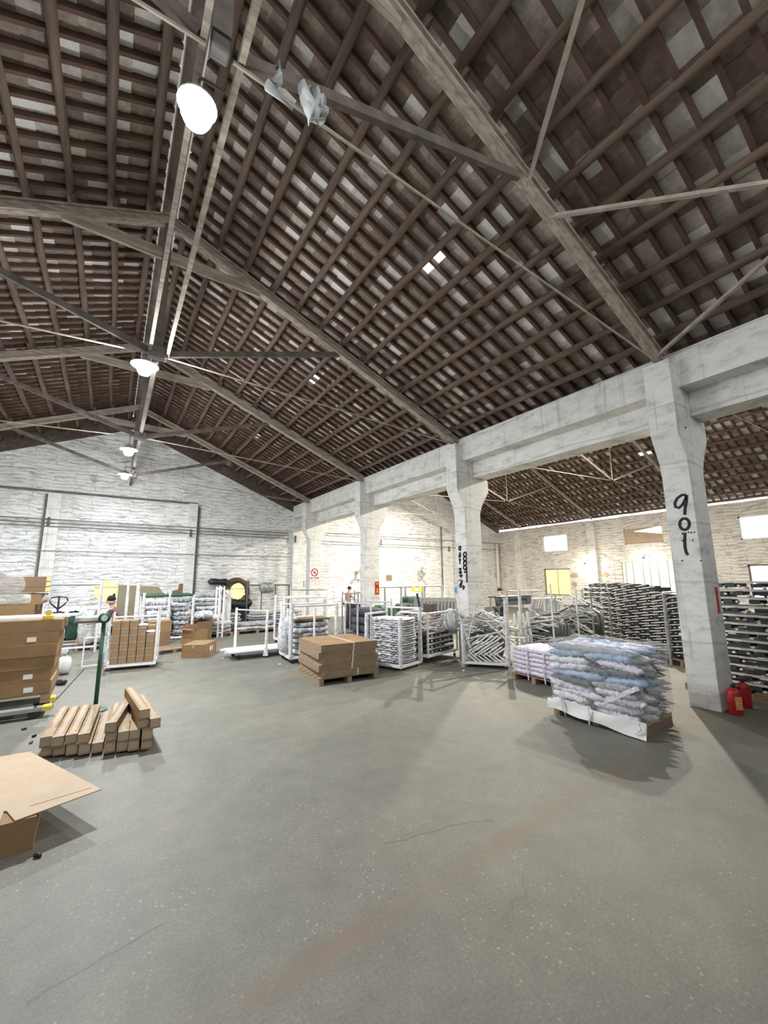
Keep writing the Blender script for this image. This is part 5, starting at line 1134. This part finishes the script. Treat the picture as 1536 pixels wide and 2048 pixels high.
# ---- the dark machine with its round cowl
q = PY(477, 1183, 19.6)
t = thing('exhaust_fan', 'dark machine with a round brown cowl around the yellow opening', 'machine', (q.x, 19.75, 0))
n = 28; mb = MB(); mb.tube([(.52*math.cos(i*2*math.pi/n), .3, q.z+.52*math.sin(i*2*math.pi/n)) for i in range(n+1)], .12, 8, cap=False); mb.build('cowl', 'bag', t, True)
MB().box((-.1, .1, .55), (1.3, .5, 1.1)).build('housing', 'black', t, bev=.03)
MB().lump((.9, .4, .28), 61, .25, 12, 10, .8, (-.85, .1, q.z+.45)).build('black_cover', 'black', t, True)
MB().lump((1.1, .5, .4), 62, .25, 14, 10, .8, (.1, -.1, q.z-.55)).build('black_cover', 'black', t, True)
MB().box((-.95, .1, .65), (.3, .4, 1.3)).build('side_panel', 'black', t)
qa, qb = PY(495, 1171, 19.4), PY(578, 1171, 19.4)
t = thing('pipe_rail', 'dark pipe rail frame on the gable wall right of the dark machine', 'rail', ((qa.x+qb.x)/2, 19.4, 0)); w2 = qb.x-qa.x
MB().tube([(-w2/2, 0, qa.z), (w2/2, 0, qa.z)], .035, 8).build('rail', 'pipe', t)
for k in range(4): MB().tube([(-w2/2+w2*k/3, 0, 0), (-w2/2+w2*k/3, 0, qa.z)], .03, 8).build('post', 'pipe', t)
q = PY(540, 1172, 18.9); o = MB().lump((.7, .4, .5), 63, .25, 12, 10, .7).build('grey_cloth', 'steel', smooth=True); o.location = (q.x, 19.33, q.z-.08); tag(o, 'grey cloth slung over the dark pipe rail', 'cloth')
# ---- empty cart loaded with white tubes at deck height
p0, p1 = G(478, 1318), G(560, 1316); e1 = p1-p0
a_, b_ = G(455, 1303, .22), G(588, 1290, .22); an = math.atan2((b_-a_).y, (b_-a_).x); L_ = (b_-a_).length; nn_ = V((-math.sin(an), math.cos(an), 0))
fr = G(520, 1324); fr2 = G(556, 1315)
c = (a_+b_)/2+nn_*.25; c.z = 0
t = thing('stock_cart', 'low empty post cart with white tubes on its deck, left of the cardboard stack', 'cart', c, an, 'stock carts')
MB().box((0, 0, .15), (L_-.35, .75, .05)).build('deck', 'steel', t)
for k, (dx, dy, h) in enumerate([(-.55, .38, 1.25), (.05, -.40, .98), (.62, -.40, 1.22), (.30, .38, 1.15)]):
    MB().tube([(dx, dy, .05 if k == 1 else .12), (dx, dy, .3), (dx, dy, h)], [.07 if k == 1 else .035, .035, .03], 8).build('post', 'foam' if k == 1 else 'white', t)
MB().tube([(-.55, .38, 1.2), (.30, .38, 1.12)], .02, 6).build('rail', 'white', t)
for sx in (-.6, .6):
    for sy in (-.3, .3): MB().lathe([(.06, -.02), (.06, .02)], 12, mx=Matrix.Translation((sx, sy, .062)) @ Matrix.Rotation(R(90), 4, 'X')).build('wheel', 'black', t)
for k in range(8):
    inst('white_tube', bpy.data.meshes.get('white_tube') or MB().bar((-.5, 0, 0), (.5, 0, 0), .07, .035).mesh('white_tube', 'white'), loc2(c, an, rnd(-.12, .12), -.36+.1*k, .196), (0, 0, an+rnd(-.02, .02)), 'long white tube lying on the deck of the low empty cart', 'tube', 'white tubes on the empty cart deck', sc_=(L_, 1, 1))
# ---- foam wrapped racks behind the cardboard stack
def wrapped_cart(pa, pb, dep, h, label, loads, lgroup, foam=True, pm='white', lm=('foam', 'grey')):
    c, w_, an = behind(pa, pb, dep)
    cart('stock_cart', label, c, an, w_, dep, {(-1, -1): h, (1, -1): h*.97, (1, 1): h*1.03, (-1, 1): h, (0, -1): h*.9}, .16, pm, foam=[(-1, -1), (1, -1), (1, 1)] if foam else (), rails=[((-1, -1), (1, -1), h*.95), ((-1, 1), (1, 1), h*.95)], r_=.03)
    for k in range(loads):
        inst('foam_bundle', FB[lm[k % len(lm)]][k % 4], loc2(c, an, rnd(-.02, .02), rnd(-.02, .02), .245+.125*k), (0, 0, an+rnd(-.03, .03)), 'flat foam bundle on the '+lgroup, 'foam bundle', 'bundles on the '+lgroup, sc_=(w_*.86, dep*.85, .88))
    return c, an, w_
c, an, w_ = wrapped_cart((580, 1328), (672, 1318), .9, 1.42, 'tall white foam wrapped cart right behind the cardboard stack', 6, 'tall wrapped cart behind the cardboard stack')
o = MB().box((0, 0, .03), (w_*.8, .6, .05)).build('brown_board', 'cardd'); o.location = loc2(c, an, 0, 0, .96); o.rotation_euler = (0, 0, an); tag(o, 'brown board lying on the foam bundles of the tall wrapped cart', 'board')
c2, an2, w2_ = wrapped_cart((566, 1292), (650, 1284), .9, 1.5, 'white post cart behind the tall wrapped cart', 5, 'cart behind the tall wrapped cart', False)
o = MB().lump((.5, .3, .9), 75, .25, 12, 12, .7, (0, 0, .45), base=True).build('plastic_bag', 'foam', smooth=True); q = G(581, 1322); o.location = (q.x-.05, q.y+.1, .2); tag(o, 'crumpled white plastic hanging on the left post of the tall wrapped cart', 'plastic')
c3, an3, w3 = wrapped_cart((690, 1292), (742, 1300), .9, 1.35, 'rusty white post cart with dark bundles behind the foam pads', 0, 'rusty post cart', False, 'lilac')
for k in range(4):
    o = MB().lump((w3*.88, .75, .26), 140+k, .16, 14, 12, .5).build('dark_bundle', 'dsteel', smooth=True); o.location = loc2(c3, an3, 0, 0, .30+.235*k); o.rotation_euler = (0, 0, an3); tag(o, ['lowest', 'second', 'third', 'topmost'][k]+' dark grey bundle on the rusty post cart', 'bundle')
c4, an4, w4 = wrapped_cart((684, 1268), (716, 1270), .9, 1.55, 'grey tube cart with brown bags behind the rusty post cart', 0, 'brown bag cart', False, 'steel')
for k in range(3):
    o = MB().lump((w4*.3, .7, .95), 150+k, .1, 12, 12, .4).build('brown_bag', ['bag', 'dsteel', 'bag'][k], smooth=True); o.location = loc2(c4, an4, -w4*.3+w4*.3*k, 0, .65); o.rotation_euler = (0, 0, an4); tag(o, ['left brown upright bag', 'middle dark upright bag', 'right brown upright bag'][k]+' in the grey tube cart', 'bag')
# ---- steel work frame with its contents, behind the foam pads
rack(757, 884, 1173, 13.6, 1.2, 'long grey steel frame spanning behind the foam pads and the graffiti column', 'steel', 'steel', 4, (.62,), .04, 0)
q = PY(836, 1188, 11.4); tag(MB().tube([(q.x-.05, 11.4, q.z+.02), (q.x+.22, 11.3, .02)], .035, 8).build('black_pole', 'black'), 'black pole leaning in front of the long steel frame', 'pole')
for k, (x0, x1, y0, y1, Y, m_, lb) in enumerate([(757, 800, 1212, 1240, 11.6, 'green', 'green and white bundle behind the foam pads'), (800, 835, 1208, 1236, 13.9, 'dsteel', 'dark grey panel stack under the steel frame'), (838, 880, 1212, 1240, 13.2, 'grey', 'grey panel stack at the right of the steel frame'), (812, 850, 1194, 1210, 14.2, 'gnet', 'green netting bundle on the steel frame shelf'), (880, 912, 1208, 1235, 12.4, 'dsteel', 'dark bundle left of the graffiti column')]):
    a, b = PY(x0, y0, Y), PY(x1, y1, Y)
    ztop = a.z; o = MB().lump((abs(b.x-a.x), .6, ztop-.004), 160+k, .06, 14, 14, .35, (0, 0, ztop/2), base=True).build(['cloth_bundle', 'panel_stack', 'panel_stack', 'netting_bundle', 'dark_bundle'][k], m_, smooth=True); o.location = ((a.x+b.x)/2, Y+.3, .002); tag(o, lb, 'bundle')
pf = thing('grey_pad', 'upright grey pad in the row behind the long steel frame', 'pad', (0, 0, -50), 0, 'upright grey pads')
MB().prism([(-.05, 0), (.05, 0), (.06, 1.15), (.0, 1.28), (-.04, 1.15)], 'y', 0, .6).build('pad_body', 'steel', pf)
a, b = PY(850, 1225, 11.8), PY(912, 1230, 11.2)
for k in range(10):
    p_ = a.lerp(b, k/9); p_.z = .002
    if k == 0: pf.location = p_
    else: dup(pf, p_, rz=rnd(-.1, .1))
for k, (x, y) in enumerate([(828, 1183), (842, 1183)]):
    q = PY(x, y, 13.5); o = MB().box((0, 0, 0), (.16, .02, .22)).build('yellow_tag', 'yellow'); o.location = (q.x, 13.54, q.z+.1); tag(o, ['left', 'right'][k]+' yellow tag hanging on the long steel frame', 'tag')
# ---- rail of white posts in front of the aisle wall
rack(1040, 1090, 1182, 9.6, .6, 'thin steel frame above the leaning leg sets, left of the yellow window', 'steel', 'steel', 2, r_=.025)
a, b = PX(1110, 1186, 12.6), PX(1185, 1188, 12.6)
